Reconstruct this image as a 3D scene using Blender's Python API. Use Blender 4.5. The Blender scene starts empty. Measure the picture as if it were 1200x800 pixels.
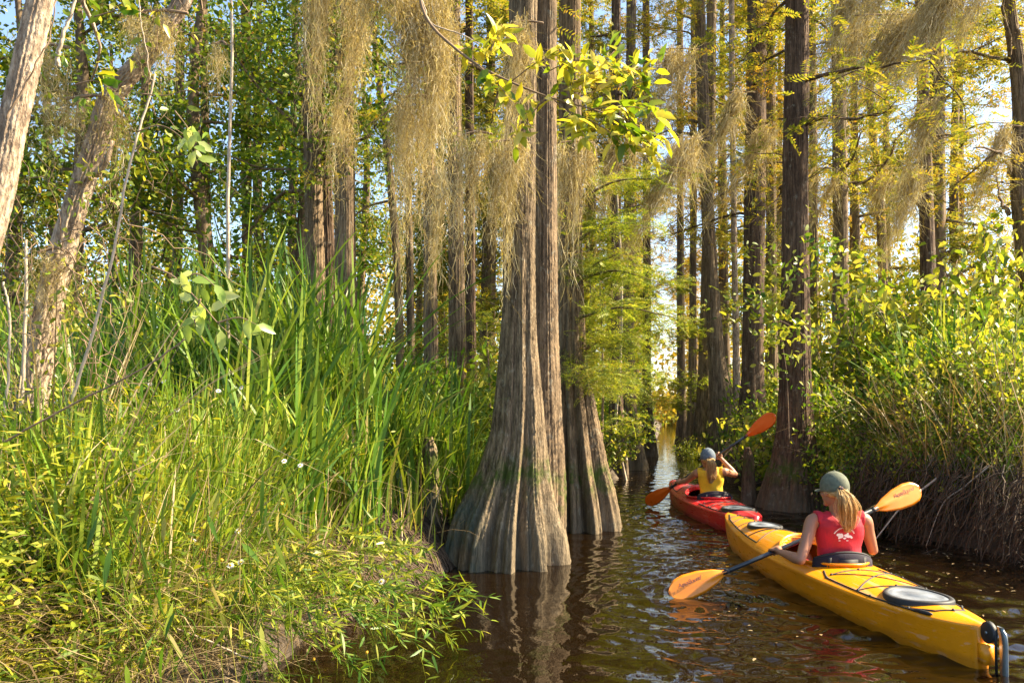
import bpy, bmesh, math, random
import numpy as np
from mathutils import Vector, Matrix
S = bpy.context.scene
C = S.collection
rng = np.random.default_rng(7)
random.seed(7)
H = 1.36          # eye height over the water
# ------------------------------------------------------------------ camera
cam = bpy.data.cameras.new('camera'); co = bpy.data.objects.new('camera', cam); C.objects.link(co)
co.location = (0, 0, H); co.rotation_euler = (math.radians(90), 0, 0)
cam.sensor_width = 36; cam.lens = 30; cam.shift_y = 0.065; cam.clip_end = 800; cam.clip_start = 0.05
S.camera = co
# ------------------------------------------------------------------ light
SUN_EL, SUN_AZ = 40, 84       # azimuth clockwise from +Y (the view direction)
w = bpy.data.worlds.new('World'); S.world = w; w.use_nodes = True
nt = w.node_tree; nt.nodes.clear()
sky = nt.nodes.new('ShaderNodeTexSky'); sky.sky_type = 'NISHITA'; sky.sun_disc = False
sky.sun_elevation = math.radians(SUN_EL); sky.sun_rotation = math.radians(SUN_AZ)
sky.dust_density = 1.2; sky.air_density = 1.0
bg = nt.nodes.new('ShaderNodeBackground'); bg.inputs[1].default_value = 0.095
ow = nt.nodes.new('ShaderNodeOutputWorld')
nt.links.new(sky.outputs[0], bg.inputs[0]); nt.links.new(bg.outputs[0], ow.inputs[0])
sl = bpy.data.lights.new('sun', 'SUN'); so = bpy.data.objects.new('sun', sl); C.objects.link(so)
sl.energy = 5.0; sl.angle = math.radians(0.53); sl.color = (1.0, 0.85, 0.59)
e, a = math.radians(SUN_EL), math.radians(SUN_AZ)
sd = Vector((math.cos(e)*math.sin(a), math.cos(e)*math.cos(a), math.sin(e)))
so.rotation_euler = sd.to_track_quat('Z', 'Y').to_euler(); so.location = (6, 4, 20)
S.view_settings.view_transform = 'Standard'; S.view_settings.look = 'None'
S.view_settings.exposure = 2.0; S.view_settings.gamma = 1.0
S.render.engine = 'CYCLES'
S.cycles.max_bounces = 8; S.cycles.diffuse_bounces = 4; S.cycles.transmission_bounces = 6; S.cycles.glossy_bounces = 3
S.cycles.sample_clamp_indirect = 8
# ------------------------------------------------------------------ helpers
def W(px, py, Z): return np.array([(px-600)/1000*Z, Z, H-(py-478)/1000*Z])
def onwater(px, py): return W(px, py, 1000*H/(py-478))
class Geo:
    def __init__(s): s.v = []; s.q = []; s.t = []; s.n = 0
    def add(s, V, Q=None, T=None):
        V = np.asarray(V, float).reshape(-1, 3)
        if Q is not None and len(Q): s.q.append(np.asarray(Q, int)+s.n)
        if T is not None and len(T): s.t.append(np.asarray(T, int)+s.n)
        s.v.append(V); s.n += len(V)
    def mesh(s, name, mat, smooth=True):
        me = bpy.data.meshes.new(name)
        V = np.concatenate(s.v) if s.v else np.zeros((0, 3))
        q = np.concatenate(s.q) if s.q else np.zeros((0, 4), int)
        t = np.concatenate(s.t) if s.t else np.zeros((0, 3), int)
        me.vertices.add(len(V)); me.vertices.foreach_set('co', V.astype(np.float32).ravel())
        nl = len(q)*4+len(t)*3
        me.loops.add(nl); me.loops.foreach_set('vertex_index', np.concatenate([q.ravel(), t.ravel()]).astype(np.int32))
        me.polygons.add(len(q)+len(t))
        st = np.concatenate([np.arange(len(q))*4, len(q)*4+np.arange(len(t))*3]).astype(np.int32)
        me.polygons.foreach_set('loop_start', st)
        me.polygons.foreach_set('use_smooth', np.full(len(q)+len(t), smooth))
        me.update(calc_edges=True); me.validate()
        me.materials.append(mat)
        return me
def obj(name, geo, mat, parent=None, smooth=True):
    me = geo.mesh(name, mat, smooth) if isinstance(geo, Geo) else geo
    if not me.materials: me.materials.append(mat)
    o = bpy.data.objects.new(name, me); C.objects.link(o)
    if parent is not None: o.parent = parent; o.matrix_parent_inverse = Matrix.Translation(-Vector(parent.location)) if False else Matrix()
    return o
def tag(o, label=None, cat=None, group=None, kind=None):
    if label: o['label'] = label
    if cat: o['category'] = cat
    if group: o['group'] = group
    if kind: o['kind'] = kind
    return o
def thing(name, label, cat, loc=(0, 0, 0), rz=0, group=None):
    o = bpy.data.objects.new(name, None); C.objects.link(o); o.location = loc; o.rotation_euler = (0, 0, rz)
    o.empty_display_size = .2
    return tag(o, label, cat, group)
def copy_tree(o, parent=None):
    c = o.copy(); C.objects.link(c); c.parent = parent
    for ch in list(o.children): copy_tree(ch, c)
    return c
def unit(v): v = np.asarray(v, float); return v/np.maximum(np.linalg.norm(v, axis=-1, keepdims=True), 1e-9)
def smoothpath(P, n):
    P = np.asarray(P, float); k = len(P)
    if k < 3: t = np.linspace(0, 1, n)[:, None]; return P[0]*(1-t)+P[-1]*t
    ext = np.vstack([2*P[0]-P[1], P, 2*P[-1]-P[-2]]); out = []
    for u in np.linspace(0, k-1-1e-6, n):
        i = int(u); f = u-i; a, b, c, d = ext[i], ext[i+1], ext[i+2], ext[i+3]
        out.append(.5*((2*b)+(c-a)*f+(2*a-5*b+4*c-d)*f*f+(-a+3*b-3*c+d)*f**3))
    return np.array(out)
def frames(P):
    T = unit(np.gradient(P, axis=0)); ref = np.array([0, 1., 0]) if abs(T[0][1]) < .8 else np.array([1., 0, 0])
    N = []; n = unit(ref-T[0]*np.dot(ref, T[0]))
    for t in T: n = unit(n-t*np.dot(n, t)); N.append(n)
    N = np.array(N); return T, N, np.cross(T, N)
def tube(g, P, r, n=6, rf=None, cap=True):
    P = np.asarray(P, float); k = len(P); r = np.broadcast_to(np.asarray(r, float), (k,))
    T, N, B = frames(P); th = np.linspace(0, 2*np.pi, n, endpoint=False)
    R = r[:, None]*np.ones((k, n)) if rf is None else rf(th)
    V = P[:, None]+R[..., None]*(np.cos(th)[None, :, None]*N[:, None]+np.sin(th)[None, :, None]*B[:, None])
    i = np.arange(k-1)[:, None]*n; j = np.arange(n)[None]; j2 = (j+1) % n
    Q = np.stack([i+j, i+j2, i+n+j2, i+n+j], -1).reshape(-1, 4)
    V = V.reshape(-1, 3); T3 = []
    if cap:
        V = np.vstack([V, P[0], P[-1]]); a, b = len(V)-2, len(V)-1; jj = np.arange(n); jn = (jj+1) % n
        T3 = np.concatenate([np.stack([np.full(n, a), jn, jj], -1), np.stack([np.full(n, b), (k-1)*n+jj, (k-1)*n+jn], -1)])
    g.add(V, Q, T3)
def randunit(n): return unit(rng.normal(size=(n, 3)))
def leaves(g, c, d, nrm, L, Wd, fold=0.0, seg=1):
    """batch of leaves. seg=1: one rhombus each; seg=2: pointed oval folded along its midrib"""
    n = len(c); d = unit(d); s = unit(np.cross(d, nrm)); up = np.cross(s, d)
    L = np.broadcast_to(L, (n,))[:, None]; Wd = np.broadcast_to(Wd, (n,))[:, None]
    if seg == 1:
        V = np.stack([c, c+d*L*.45+s*Wd/2, c+d*L, c+d*L*.45-s*Wd/2], 1)
        Q = np.arange(n*4).reshape(n, 4)
    else:
        f = fold*Wd
        V = np.stack([c, c+d*L*.25+s*Wd*.42+up*f, c+d*L*.65+s*Wd*.4+up*f-up*L*.04, c+d*L-up*L*.12,
                      c+d*L*.65-s*Wd*.4+up*f-up*L*.04, c+d*L*.25-s*Wd*.42+up*f, c+d*L*.45], 1)
        b = np.arange(n)[:, None]*7
        Q = np.concatenate([b+np.array([[0, 1, 6, 5]]), b+np.array([[1, 2, 3, 6]]), b+np.array([[6, 3, 4, 5]])])
    g.add(V.reshape(-1, 3), Q)
def sprays(g, o, d, n, L, m=12, ll=.05, lw=.012):
    """feathery cypress sprays: a twig with two rows of narrow leaflets"""
    N = len(o); d = unit(d); s = unit(np.cross(d, n)); L = np.broadcast_to(L, (N,))
    t = (np.arange(m)+.5)/m
    base = o[:, None]+d[:, None]*(L[:, None]*t)[..., None]-np.array([0, 0, 1])*(L[:, None]*t**2*.18)[..., None]
    for sg in (-1, 1):
        dd = unit(s[:, None]*sg+d[:, None]*.55+rng.normal(0, .18, (N, m, 3)))
        l = ll*(1-.55*t**2)[None]*rng.uniform(.7, 1.2, (N, m))
        leaves(g, base.reshape(-1, 3), dd.reshape(-1, 3), np.broadcast_to(n[:, None], (N, m, 3)).reshape(-1, 3), l.ravel(), lw)
def blades(g, base, h, lean, wd, seg=5, curve=1.6, twist=None):
    """grass and reed blades: ribbons bent over along lean (n,3)"""
    n = len(base); h = np.broadcast_to(h, (n,)); wd = np.broadcast_to(wd, (n,))
    t = np.linspace(0, 1, seg+1); side = unit(np.cross(lean+1e-4, [0, 0, 1.])+rng.normal(0, .5, (n, 3))*[1, 1, 0])
    mag = np.linalg.norm(lean, axis=1)[:, None]
    zz = h[:, None]*(t-.42*np.clip(mag, 0, 1.3)**1.5*t**3.2)
    P = base[:, None]+lean[:, None]*(h[:, None]*t**curve)[..., None]; P[..., 2] = base[:, 2][:, None]+zz
    wv = wd[:, None]*np.array([.75]+[1]*(seg-1)+[.04])[None]*(1-.5*t**3)
    A = P+side[:, None]*wv[..., None]/2; B = P-side[:, None]*wv[..., None]/2
    V = np.stack([A, B], 2).reshape(n, -1, 3); k = (seg+1)*2
    i = np.arange(seg)*2; q = np.stack([i, i+1, i+3, i+2], -1)
    g.add(V.reshape(-1, 3), (np.arange(n)[:, None, None]*k+q[None]).reshape(-1, 4))
def strands(g, top, L, lean, wd, seg=14, curl=.012, n=None):
    """hanging threads of moss"""
    n = len(top); L = np.broadcast_to(L, (n,)); st = (L/seg)[:, None, None]
    stepv = rng.normal(0, 1, (n, seg, 3))*curl
    stepv[:, :, 2] *= .5
    base = np.array([0, 0, -1.])+lean
    P = np.concatenate([np.zeros((n, 1, 3)), np.cumsum(base*st+stepv*.62, 1)+rng.normal(0, 1, (n, seg, 3))*curl*.75], 1)+top[:, None]
    side = unit(rng.normal(size=(n, seg+1, 3))*.5+np.array([1, 0, 0])*rng.choice([-1, 1], (n, 1, 1)))
    wv = np.broadcast_to(wd, (n,))[:, None, None]*np.linspace(1, .35, seg+1)[None, :, None]/2
    V = np.stack([P+side*wv, P-side*wv], 2).reshape(-1, 3); k = (seg+1)*2
    i = np.arange(seg)*2; q = np.stack([i, i+1, i+3, i+2], -1)
    g.add(V, (np.arange(n)[:, None, None]*k+q[None]).reshape(-1, 4))
# ------------------------------------------------------------------ materials
def newmat(name):
    m = bpy.data.materials.new(name); m.use_nodes = True; nt = m.node_tree; nt.nodes.clear()
    out = nt.nodes.new('ShaderNodeOutputMaterial'); return m, nt, out
def N_(nt, t, **kw):
    n = nt.nodes.new('ShaderNode'+t)
    for k, v in kw.items():
        if k.startswith('i_'): n.inputs[int(k[2:]) if k[2:].isdigit() else k[2:].replace('_', ' ')].default_value = v
        else: setattr(n, k, v)
    return n
def ramp(nt, stops, fac):
    r = nt.nodes.new('ShaderNodeValToRGB'); e = r.color_ramp.elements
    while len(e) > 1: e.remove(e[-1])
    e[0].position = stops[0][0]; e[0].color = (*stops[0][1], 1)
    for p, c in stops[1:]: x = e.new(p); x.color = (*c, 1)
    nt.links.new(fac, r.inputs[0]); return r.outputs[0]
def math_(nt, op, a, b=None, clamp=False):
    m = nt.nodes.new('ShaderNodeMath'); m.operation = op; m.use_clamp = clamp
    for i, x in enumerate((a, b)):
        if x is None: continue
        if hasattr(x, 'links'): nt.links.new(x, m.inputs[i])
        else: m.inputs[i].default_value = x
    return m.outputs[0]
def mixc(nt, f, a, b, mode='MIX'):
    m = nt.nodes.new('ShaderNodeMix'); m.data_type = 'RGBA'; m.blend_type = mode
    for i, x in ((0, f), (6, a), (7, b)):
        if hasattr(x, 'links'): nt.links.new(x, m.inputs[i])
        elif i == 0: m.inputs[0].default_value = x
        else: m.inputs[i].default_value = (*x, 1)
    return m.outputs[2]
def noise(nt, scale, detail=4, vec=None, rough=.55, stretch=None, obj_=True):
    tc = nt.nodes.new('ShaderNodeTexCoord'); v = tc.outputs['Object'] if vec is None else vec
    if stretch:
        mp = nt.nodes.new('ShaderNodeMapping'); mp.inputs['Scale'].default_value = stretch; nt.links.new(v, mp.inputs[0]); v = mp.outputs[0]
    n = nt.nodes.new('ShaderNodeTexNoise'); n.inputs['Scale'].default_value = scale; n.inputs['Detail'].default_value = detail
    n.inputs['Roughness'].default_value = rough; nt.links.new(v, n.inputs['Vector']); return n.outputs['Fac']
def leafmat(name, stops, trans=.45, rough=.5, clump=1.3, spec=.3, objvar=.0):
    m, nt, out = newmat(name); g = nt.nodes.new('ShaderNodeNewGeometry')
    nz = noise(nt, clump, 2)
    f = math_(nt, 'ADD', math_(nt, 'MULTIPLY', g.outputs['Random Per Island'], .7), math_(nt, 'MULTIPLY', math_(nt, 'SUBTRACT', nz, .34), 1.0), True)
    col = ramp(nt, stops, f)
    if objvar:
        oi = nt.nodes.new('ShaderNodeObjectInfo'); hs = nt.nodes.new('ShaderNodeHueSaturation')
        hv = math_(nt, 'ADD', math_(nt, 'MULTIPLY', oi.outputs['Random'], objvar), .5-objvar/2)
        nt.links.new(hv, hs.inputs['Hue']); nt.links.new(col, hs.inputs['Color']); col = hs.outputs[0]
    p = N_(nt, 'BsdfPrincipled'); nt.links.new(col, p.inputs['Base Color']); p.inputs['Roughness'].default_value = rough
    p.inputs['Specular IOR Level'].default_value = spec
    tr = nt.nodes.new('ShaderNodeBsdfTranslucent'); nt.links.new(mixc(nt, 1.0, col, (1.0, .95, .45), 'MULTIPLY'), tr.inputs[0])
    br = nt.nodes.new('ShaderNodeMixShader'); br.inputs[0].default_value = trans
    nt.links.new(p.outputs[0], br.inputs[1]); nt.links.new(tr.outputs[0], br.inputs[2]); nt.links.new(br.outputs[0], out.inputs[0])
    return m
def plain(name, col, rough=.5, metal=0, spec=.5, var=0, vscale=8, bump=0, bscale=40, coat=0, sss=0):
    m, nt, out = newmat(name); p = N_(nt, 'BsdfPrincipled')
    p.inputs['Base Color'].default_value = (*col, 1); p.inputs['Roughness'].default_value = rough; p.inputs['Metallic'].default_value = metal
    p.inputs['Specular IOR Level'].default_value = spec
    if coat: p.inputs['Coat Weight'].default_value = coat; p.inputs['Coat Roughness'].default_value = .15
    if sss: p.inputs['Subsurface Weight'].default_value = sss; p.inputs['Subsurface Radius'].default_value = (.012, .005, .003)
    if var:
        nz = noise(nt, vscale, 5)
        c = ramp(nt, [(.3, tuple(x*(1-var) for x in col)), (.7, tuple(min(1, x*(1+var)) for x in col))], nz)
        nt.links.new(c, p.inputs['Base Color'])
        nt.links.new(math_(nt, 'ADD', math_(nt, 'MULTIPLY', nz, .3), rough-.15), p.inputs['Roughness'])
    if bump:
        b = nt.nodes.new('ShaderNodeBump'); b.inputs['Strength'].default_value = bump; b.inputs['Distance'].default_value = .004
        nt.links.new(noise(nt, bscale, 4), b.inputs['Height']); nt.links.new(b.outputs[0], p.inputs['Normal'])
    nt.links.new(p.outputs[0], out.inputs[0]); return m
def barkmat(name, dark, light, moss=None, scale=1.0, zs=.12, stain=None, mossband=None):
    m, nt, out = newmat(name); p = N_(nt, 'BsdfPrincipled'); p.inputs['Roughness'].default_value = .85; p.inputs['Specular IOR Level'].default_value = .2
    a = noise(nt, 22*scale, 6, stretch=(1, 1, zs), rough=.65); b = noise(nt, 3.2, 5, rough=.6); c = noise(nt, 60*scale, 4, stretch=(1, 1, .35))
    f = math_(nt, 'ADD', math_(nt, 'MULTIPLY', a, .75), math_(nt, 'MULTIPLY', c, .25))
    col = ramp(nt, [(.40, dark), (.5, tuple(x*.6+y*.4 for x, y in zip(dark, light))), (.6, light)], f)
    col = mixc(nt, math_(nt, 'MULTIPLY', b, .3), col, tuple(min(1, x*1.3) for x in light))
    # pale lichen patches
    lch = noise(nt, 9, 6, rough=.7); lf = ramp(nt, [(.58, (0, 0, 0)), (.68, (1, 1, 1))], lch)
    col = mixc(nt, math_(nt, 'MULTIPLY', lf, .45), col, (.36, .34, .26))
    if mossband:
        z0, z1 = mossband; tc = nt.nodes.new('ShaderNodeTexCoord'); sp = nt.nodes.new('ShaderNodeSeparateXYZ'); nt.links.new(tc.outputs['Object'], sp.inputs[0])
        zz = math_(nt, 'ADD', sp.outputs[2], math_(nt, 'MULTIPLY', math_(nt, 'SUBTRACT', noise(nt, 5, 3), .5), .35))
        up = math_(nt, 'MULTIPLY', math_(nt, 'SUBTRACT', z1, zz), 7, True); lo = math_(nt, 'MULTIPLY', math_(nt, 'SUBTRACT', zz, z0), 5, True)
        mk = math_(nt, 'MULTIPLY', up, lo); mn = ramp(nt, [(.42, (0, 0, 0)), (.58, (1, 1, 1))], noise(nt, 7, 5, rough=.7))
        # tidal wet zone is grey, moss sits in the band over it
        wet = math_(nt, 'MULTIPLY', math_(nt, 'SUBTRACT', z0+.1, zz), 3, True)
        col = mixc(nt, math_(nt, 'MULTIPLY', wet, .5), col, (.16, .13, .085))
        if stain:
            sx, tcx = stain, sp.outputs[0]
            sf = math_(nt, 'MULTIPLY', math_(nt, 'MULTIPLY', math_(nt, 'SUBTRACT', sx, tcx), 8, True), ramp(nt, [(.45, (0, 0, 0)), (.6, (1, 1, 1))], noise(nt, 3, 4)))
            sf = math_(nt, 'MULTIPLY', sf, math_(nt, 'MULTIPLY', math_(nt, 'SUBTRACT', z0+.25, zz), 3, True))
            col = mixc(nt, math_(nt, 'MULTIPLY', sf, .65), col, (.035, .075, .065))
        col = mixc(nt, math_(nt, 'MULTIPLY', mk, math_(nt, 'MULTIPLY', mn, .9)), col, moss or (.055, .085, .01))
    nt.links.new(col, p.inputs['Base Color'])
    bp = nt.nodes.new('ShaderNodeBump'); bp.inputs['Strength'].default_value = .9; bp.inputs['Distance'].default_value = .035
    nt.links.new(f, bp.inputs['Height']); nt.links.new(bp.outputs[0], p.inputs['Normal'])
    nt.links.new(p.outputs[0], out.inputs[0]); return m
M = {}
M['bark'] = barkmat('cypress_bark', (.022, .014, .008), (.29, .21, .125), mossband=(.55, 1.0), stain=-.2, scale=1.7, zs=.09)
M['bark2'] = barkmat('cypress_bark_plain', (.025, .016, .01), (.26, .18, .105), mossband=(.35, .8), scale=1.4, zs=.1)
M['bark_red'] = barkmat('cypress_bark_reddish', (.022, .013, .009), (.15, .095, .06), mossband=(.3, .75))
M['bark_far'] = barkmat('distant_bark', (.05, .033, .02), (.21, .145, .085), scale=.5)
M['bark_pale'] = barkmat('pale_bark', (.09, .055, .035), (.55, .42, .3), scale=1.3, zs=.3)
M['twig'] = plain('twig', (.2, .13, .075), .8, var=.4, vscale=30)
M['twig_pale'] = plain('pale_twig', (.42, .33, .24), .8, var=.3, vscale=30)
M['moss'] = leafmat('spanish_moss', [(0, (.14, .10, .04)), (.3, (.36, .27, .12)), (.7, (.62, .51, .3)), (1, (.82, .75, .6))], trans=.4, rough=.8, clump=7, spec=.1)
M['leaf_dark'] = leafmat('broad_leaves', [(0, (.035, .08, .01)), (.35, (.09, .17, .016)), (.7, (.22, .28, .022)), (.9, (.42, .36, .03)), (1, (.42, .22, .04))], trans=.5, clump=.8, objvar=.03)
M['leaf_yellow'] = leafmat('autumn_cypress_leaves', [(0, (.1, .1, .014)), (.35, (.28, .24, .03)), (.7, (.48, .32, .04)), (1, (.45, .2, .04))], trans=.5, clump=.6, objvar=.03)
M['leaf_feather'] = leafmat('cypress_leaves', [(0, (.07, .11, .014)), (.4, (.22, .25, .03)), (.75, (.44, .36, .05)), (1, (.42, .24, .05))], trans=.5, clump=1.2)
M['leaf_bush'] = leafmat('bush_leaves', [(0, (.04, .1, .01)), (.4, (.14, .23, .02)), (.75, (.36, .38, .03)), (1, (.58, .48, .07))], trans=.45, clump=1.6, objvar=.03)
M['leaf_near'] = leafmat('bright_leaves', [(0, (.04, .12, .015)), (.35, (.16, .24, .02)), (.7, (.42, .42, .05)), (1, (.6, .52, .12))], trans=.5, clump=2.5, rough=.35, spec=.5)
M['grass'] = leafmat('grass_blades', [(0, (.04, .1, .01)), (.45, (.15, .25, .02)), (.8, (.36, .4, .04)), (.93, (.4, .32, .12)), (1, (.5, .4, .2))], trans=.4, clump=.9)
M['reed'] = leafmat('reed_blades', [(0, (.03, .09, .012)), (.45, (.1, .2, .022)), (.75, (.24, .31, .03)), (.92, (.38, .36, .08)), (1, (.5, .42, .2))], trans=.4, clump=.8, rough=.4)
M['straw'] = leafmat('dry_stalks', [(0, (.13, .085, .04)), (.5, (.3, .21, .1)), (1, (.5, .4, .24))], trans=.2, clump=2)
M['litter'] = leafmat('brown_litter', [(0, (.07, .045, .02)), (.5, (.18, .12, .055)), (1, (.42, .32, .17))], trans=.15, clump=3)
M['leaf_pale'] = leafmat('pale_leaves', [(0, (.22, .36, .06)), (.5, (.5, .6, .16)), (1, (.78, .8, .45))], trans=.5, clump=6, rough=.3, spec=.6)
M['leaf_bough'] = leafmat('lime_cypress_boughs', [(0, (.07, .13, .015)), (.4, (.22, .29, .03)), (.8, (.46, .45, .06)), (1, (.5, .32, .06))], trans=.5, clump=2)
M['root'] = plain('hanging_roots', (.07, .042, .022), .85, var=.55, vscale=6)
# ------------------------------------------------------------------ the setting: ground and river
LE = np.array([[-12, -1.8], [2, -1.6], [4.2, -1.35], [5.5, -1.1], [6.7, -.72], [7.5, -.4], [9, .1], [12, .95], [19, 2.5], [32, 5.3], [60, 10.4], [75, 13.2], [200, 36]])
RE = np.array([[-12, 4.6], [4, 4.9], [7.9, 4.62], [9.4, 4.05], [10.6, 4.45], [12, 4.85], [14, 4.75], [16, 4.4], [18.9, 4.35], [31, 6.55], [60, 12.7], [75, 15.8], [200, 38]])
def le(y): return np.interp(y, LE[:, 0], LE[:, 1])
def re_(y): return np.interp(y, RE[:, 0], RE[:, 1])
def gnoise(x, y):
    return (np.sin(1.3*x+.7*y)+np.sin(.9*y-1.7*x+2)+.6*np.sin(3.1*x+2.2*y+1)+.5*np.sin(4.3*y-2.7*x)+.3*np.sin(8*x+5*y)+.25*np.sin(9*y-6*x+1))/3
def hgt(x, y):
    dl = le(y)-x+.12*gnoise(x*1.5, y*2); dr = x-re_(y)+.15*gnoise(x*1.2+3, y*2)
    hl = -.5+np.clip((dl+.35)/.35, 0, 1)*.5+np.clip(dl/.5, 0, 1)**.7*.42+np.clip(dl/6, 0, 1)*.25
    rh = np.interp(y, [6, 10, 12, 20], [.52, .5, .4, .4])
    hr = -.5+np.clip((dr+.3)/.3, 0, 1)*.5+np.clip(dr/.45, 0, 1)**.6*rh+np.clip(dr/6, 0, 1)*.3
    far = np.clip((y-72)/8, 0, 1)
    return np.where(dl > -.35, hl, np.where(dr > -.3, hr, -.5+far*.9))+.05*gnoise(x*2, y*2)*((dl > 0)+(dr > 0))
ys = np.concatenate([np.linspace(-12, 2, 15), np.linspace(2.2, 14, 150), np.linspace(14.3, 40, 70), np.linspace(41, 90, 40), [110, 150, 200]])
off = np.concatenate([-np.geomspace(150, .7, 26), np.linspace(-.65, 1.0, 34)])
off2 = np.concatenate([np.linspace(-1.0, .9, 38), np.geomspace(1, 150, 26)])
L_ = le(ys)[:, None]+off[None]; R_ = re_(ys)[:, None]+off2[None]
wv = np.clip((re_(ys)-le(ys))/2-.02, .05, 9)[:, None]
L_ = np.minimum(L_, le(ys)[:, None]+wv); R_ = np.maximum(R_, re_(ys)[:, None]-wv)
X = np.concatenate([L_, R_], 1); Y = np.broadcast_to(ys[:, None], X.shape)
g = Geo(); V = np.stack([X, Y, hgt(X, Y)], -1); nr, nc = X.shape
i = np.arange(nr-1)[:, None]*nc; j = np.arange(nc-1)[None]
g.add(V, np.stack([i+j, i+j+1, i+nc+j+1, i+nc+j], -1).reshape(-1, 4))
def groundmat():
    m, nt, out = newmat('swamp_mud'); p = N_(nt, 'BsdfPrincipled'); p.inputs['Roughness'].default_value = .75
    n1 = noise(nt, 3, 8, rough=.7); n2 = noise(nt, 30, 6, rough=.7)
    c = ramp(nt, [(.3, (.035, .024, .014)), (.5, (.09, .062, .038)), (.62, (.17, .125, .08)), (.75, (.08, .085, .02))], n1)
    c = mixc(nt, math_(nt, 'MULTIPLY', n2, .5), c, (.05, .035, .02)); nt.links.new(c, p.inputs['Base Color'])
    b = nt.nodes.new('ShaderNodeBump'); b.inputs['Distance'].default_value = .05; nt.links.new(math_(nt, 'ADD', n1, n2), b.inputs['Height']); nt.links.new(b.outputs[0], p.inputs['Normal'])
    nt.links.new(p.outputs[0], out.inputs[0]); return m
tag(obj('ground', g, groundmat()), kind='structure')
# river: real ripples near the camera, wake rings round the two boats
WK = [((.38*6.3, 6.2), .9), ((2.5, 10.6), .8), ((1.25, 6.05), 1.1), ((1.95, 11.5), .9)]
def wave(x, y):
    z = np.zeros_like(x); r_ = np.random.default_rng(3)
    for k in range(34):
        lam = r_.uniform(.07, .55); th = r_.normal(1.45, .75); q = 2*np.pi/lam
        z += .0042*lam**.9*np.sin(q*(np.cos(th)*x+np.sin(th)*y)+r_.uniform(0, 6.3)+1.2*np.sin(.9*x+k)+1.1*np.sin(.7*y+2*k))
    for (cx, cy), a in WK:
        d = np.sqrt((x-cx)**2+(y-cy)**2*.8); d2 = d+.06*np.sin(3*np.arctan2(y-cy, x-cx))
        z += a*.0026*np.sin(2*np.pi*d2/.2)*np.exp(-((d-1.0)/.9)**2)+a*.0016*np.sin(2*np.pi*d2/.11+2)*np.exp(-((d-1.1)/1.1)**2)
    calm = np.clip((x-(.1+.1*(y-5)))/.8, .18, 1)*np.clip((4.6-x)/.9, .35, 1)
    return z*calm
g = Geo()
ya = np.concatenate([np.linspace(2.5, 9.5, 430), np.linspace(9.52, 22, 360), np.linspace(22.1, 80, 260)]); xs = np.linspace(0, 1, 300)
lo, hi = le(ya)-.8, re_(ya)+.8
X = lo[:, None]+(hi-lo)[:, None]*xs; Y = np.broadcast_to(ya[:, None], X.shape); amp = np.interp(Y, [0, 9, 12.5, 16, 30, 80], [1, .95, .6, .25, .12, .06])
Z = wave(X, Y)*amp; nr, nc = X.shape; i = np.arange(nr-1)[:, None]*nc; j = np.arange(nc-1)[None]
g.add(np.stack([X, Y, Z], -1), np.stack([i+j, i+j+1, i+nc+j+1, i+nc+j], -1).reshape(-1, 4))
g.add([[-6, -12, 0], [8, -12, 0], [8, 2.5, 0], [-6, 2.5, 0]], [[0, 1, 2, 3]])
def watermat():
    m, nt, out = newmat('tannin_water'); p = N_(nt, 'BsdfPrincipled'); p.inputs['Roughness'].default_value = .02
    p.inputs['Base Color'].default_value = (.007, .0035, .001, 1); p.inputs['IOR'].default_value = 1.36
    b = nt.nodes.new('ShaderNodeBump'); b.inputs['Distance'].default_value = .006; b.inputs['Strength'].default_value = .5
    nt.links.new(noise(nt, 9, 3, stretch=(1, .55, 1)), b.inputs['Height']); nt.links.new(b.outputs[0], p.inputs['Normal'])
    nt.links.new(p.outputs[0], out.inputs[0]); return m
tag(obj('river_water', g, watermat()), kind='structure')
# ------------------------------------------------------------------ trees
def trunk(g, P, r, lobes=0, groove=None, nth=48, nz=60, bark=.004, seed=0):
    r_ = np.random.default_rng(seed+11); Ps = smoothpath(P, nz); u = np.linspace(0, len(P)-1, nz); rr = np.interp(u, np.arange(len(P)), r)
    gv = np.interp(u, np.arange(len(P)), groove if groove is not None else np.zeros(len(P)))
    ph = r_.uniform(0, 6.3, 12); z = Ps[:, 2][:, None]
    def rf(th):
        t = th[None]; tw = t+.5*np.sin(t+ph[0])+.2*np.sin(2*t+ph[1])+.06*np.sin(z*1.3+ph[2])
        f = np.abs(np.cos(tw*lobes/2+.12*np.sin(z*2.1+ph[3])+ph[6]))**.75 if lobes else 1+0*tw
        f2 = np.abs(np.cos(tw*lobes*1.0+1.2*np.sin(t+ph[7])))**.8 if lobes else 1
        am = .75+.45*np.sin(1.3*np.sin(t+ph[8])*2+ph[9])+.2*np.sin(3*t+ph[10]); f3 = np.abs(np.cos(tw*lobes*2.3+2*np.sin(2*t+ph[11])+.25*np.sin(z*3+t*3)))**.7 if lobes else .6
        R = rr[:, None]*(1+gv[:, None]*((f-.6)*1.25*am+(f2-.6)*.35+(f3-.6)*.16)+.05*np.sin(2*t+ph[4])*np.cos(z*.7))
        bk = sum(r_.uniform(.4, 1)*np.cos(k*t+pp+.5*np.sin(z*q+pp*3)) for k, pp, q in zip(r_.integers(9, max(10, nth//3), 10), r_.uniform(0, 6.3, 10), r_.uniform(1.5, 6, 10)))
        return R+bark*bk*.45+bark*.6*r_.normal(size=R.shape)
    tube(g, Ps, rr, nth, rf=rf, cap=True); return Ps, rr
def limb(g, p0, d, L, r0, n=9, wig=.18, grav=-.03, sides=5):
    P = [np.array(p0, float)]; d = unit(d)
    for k in range(n): d = unit(d+rng.normal(0, wig, 3)+[0, 0, grav]); P.append(P[-1]+d*L/n)
    P = np.array(P); tube(g, P, np.linspace(r0, r0*.22, n+1), sides); return P
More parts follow.
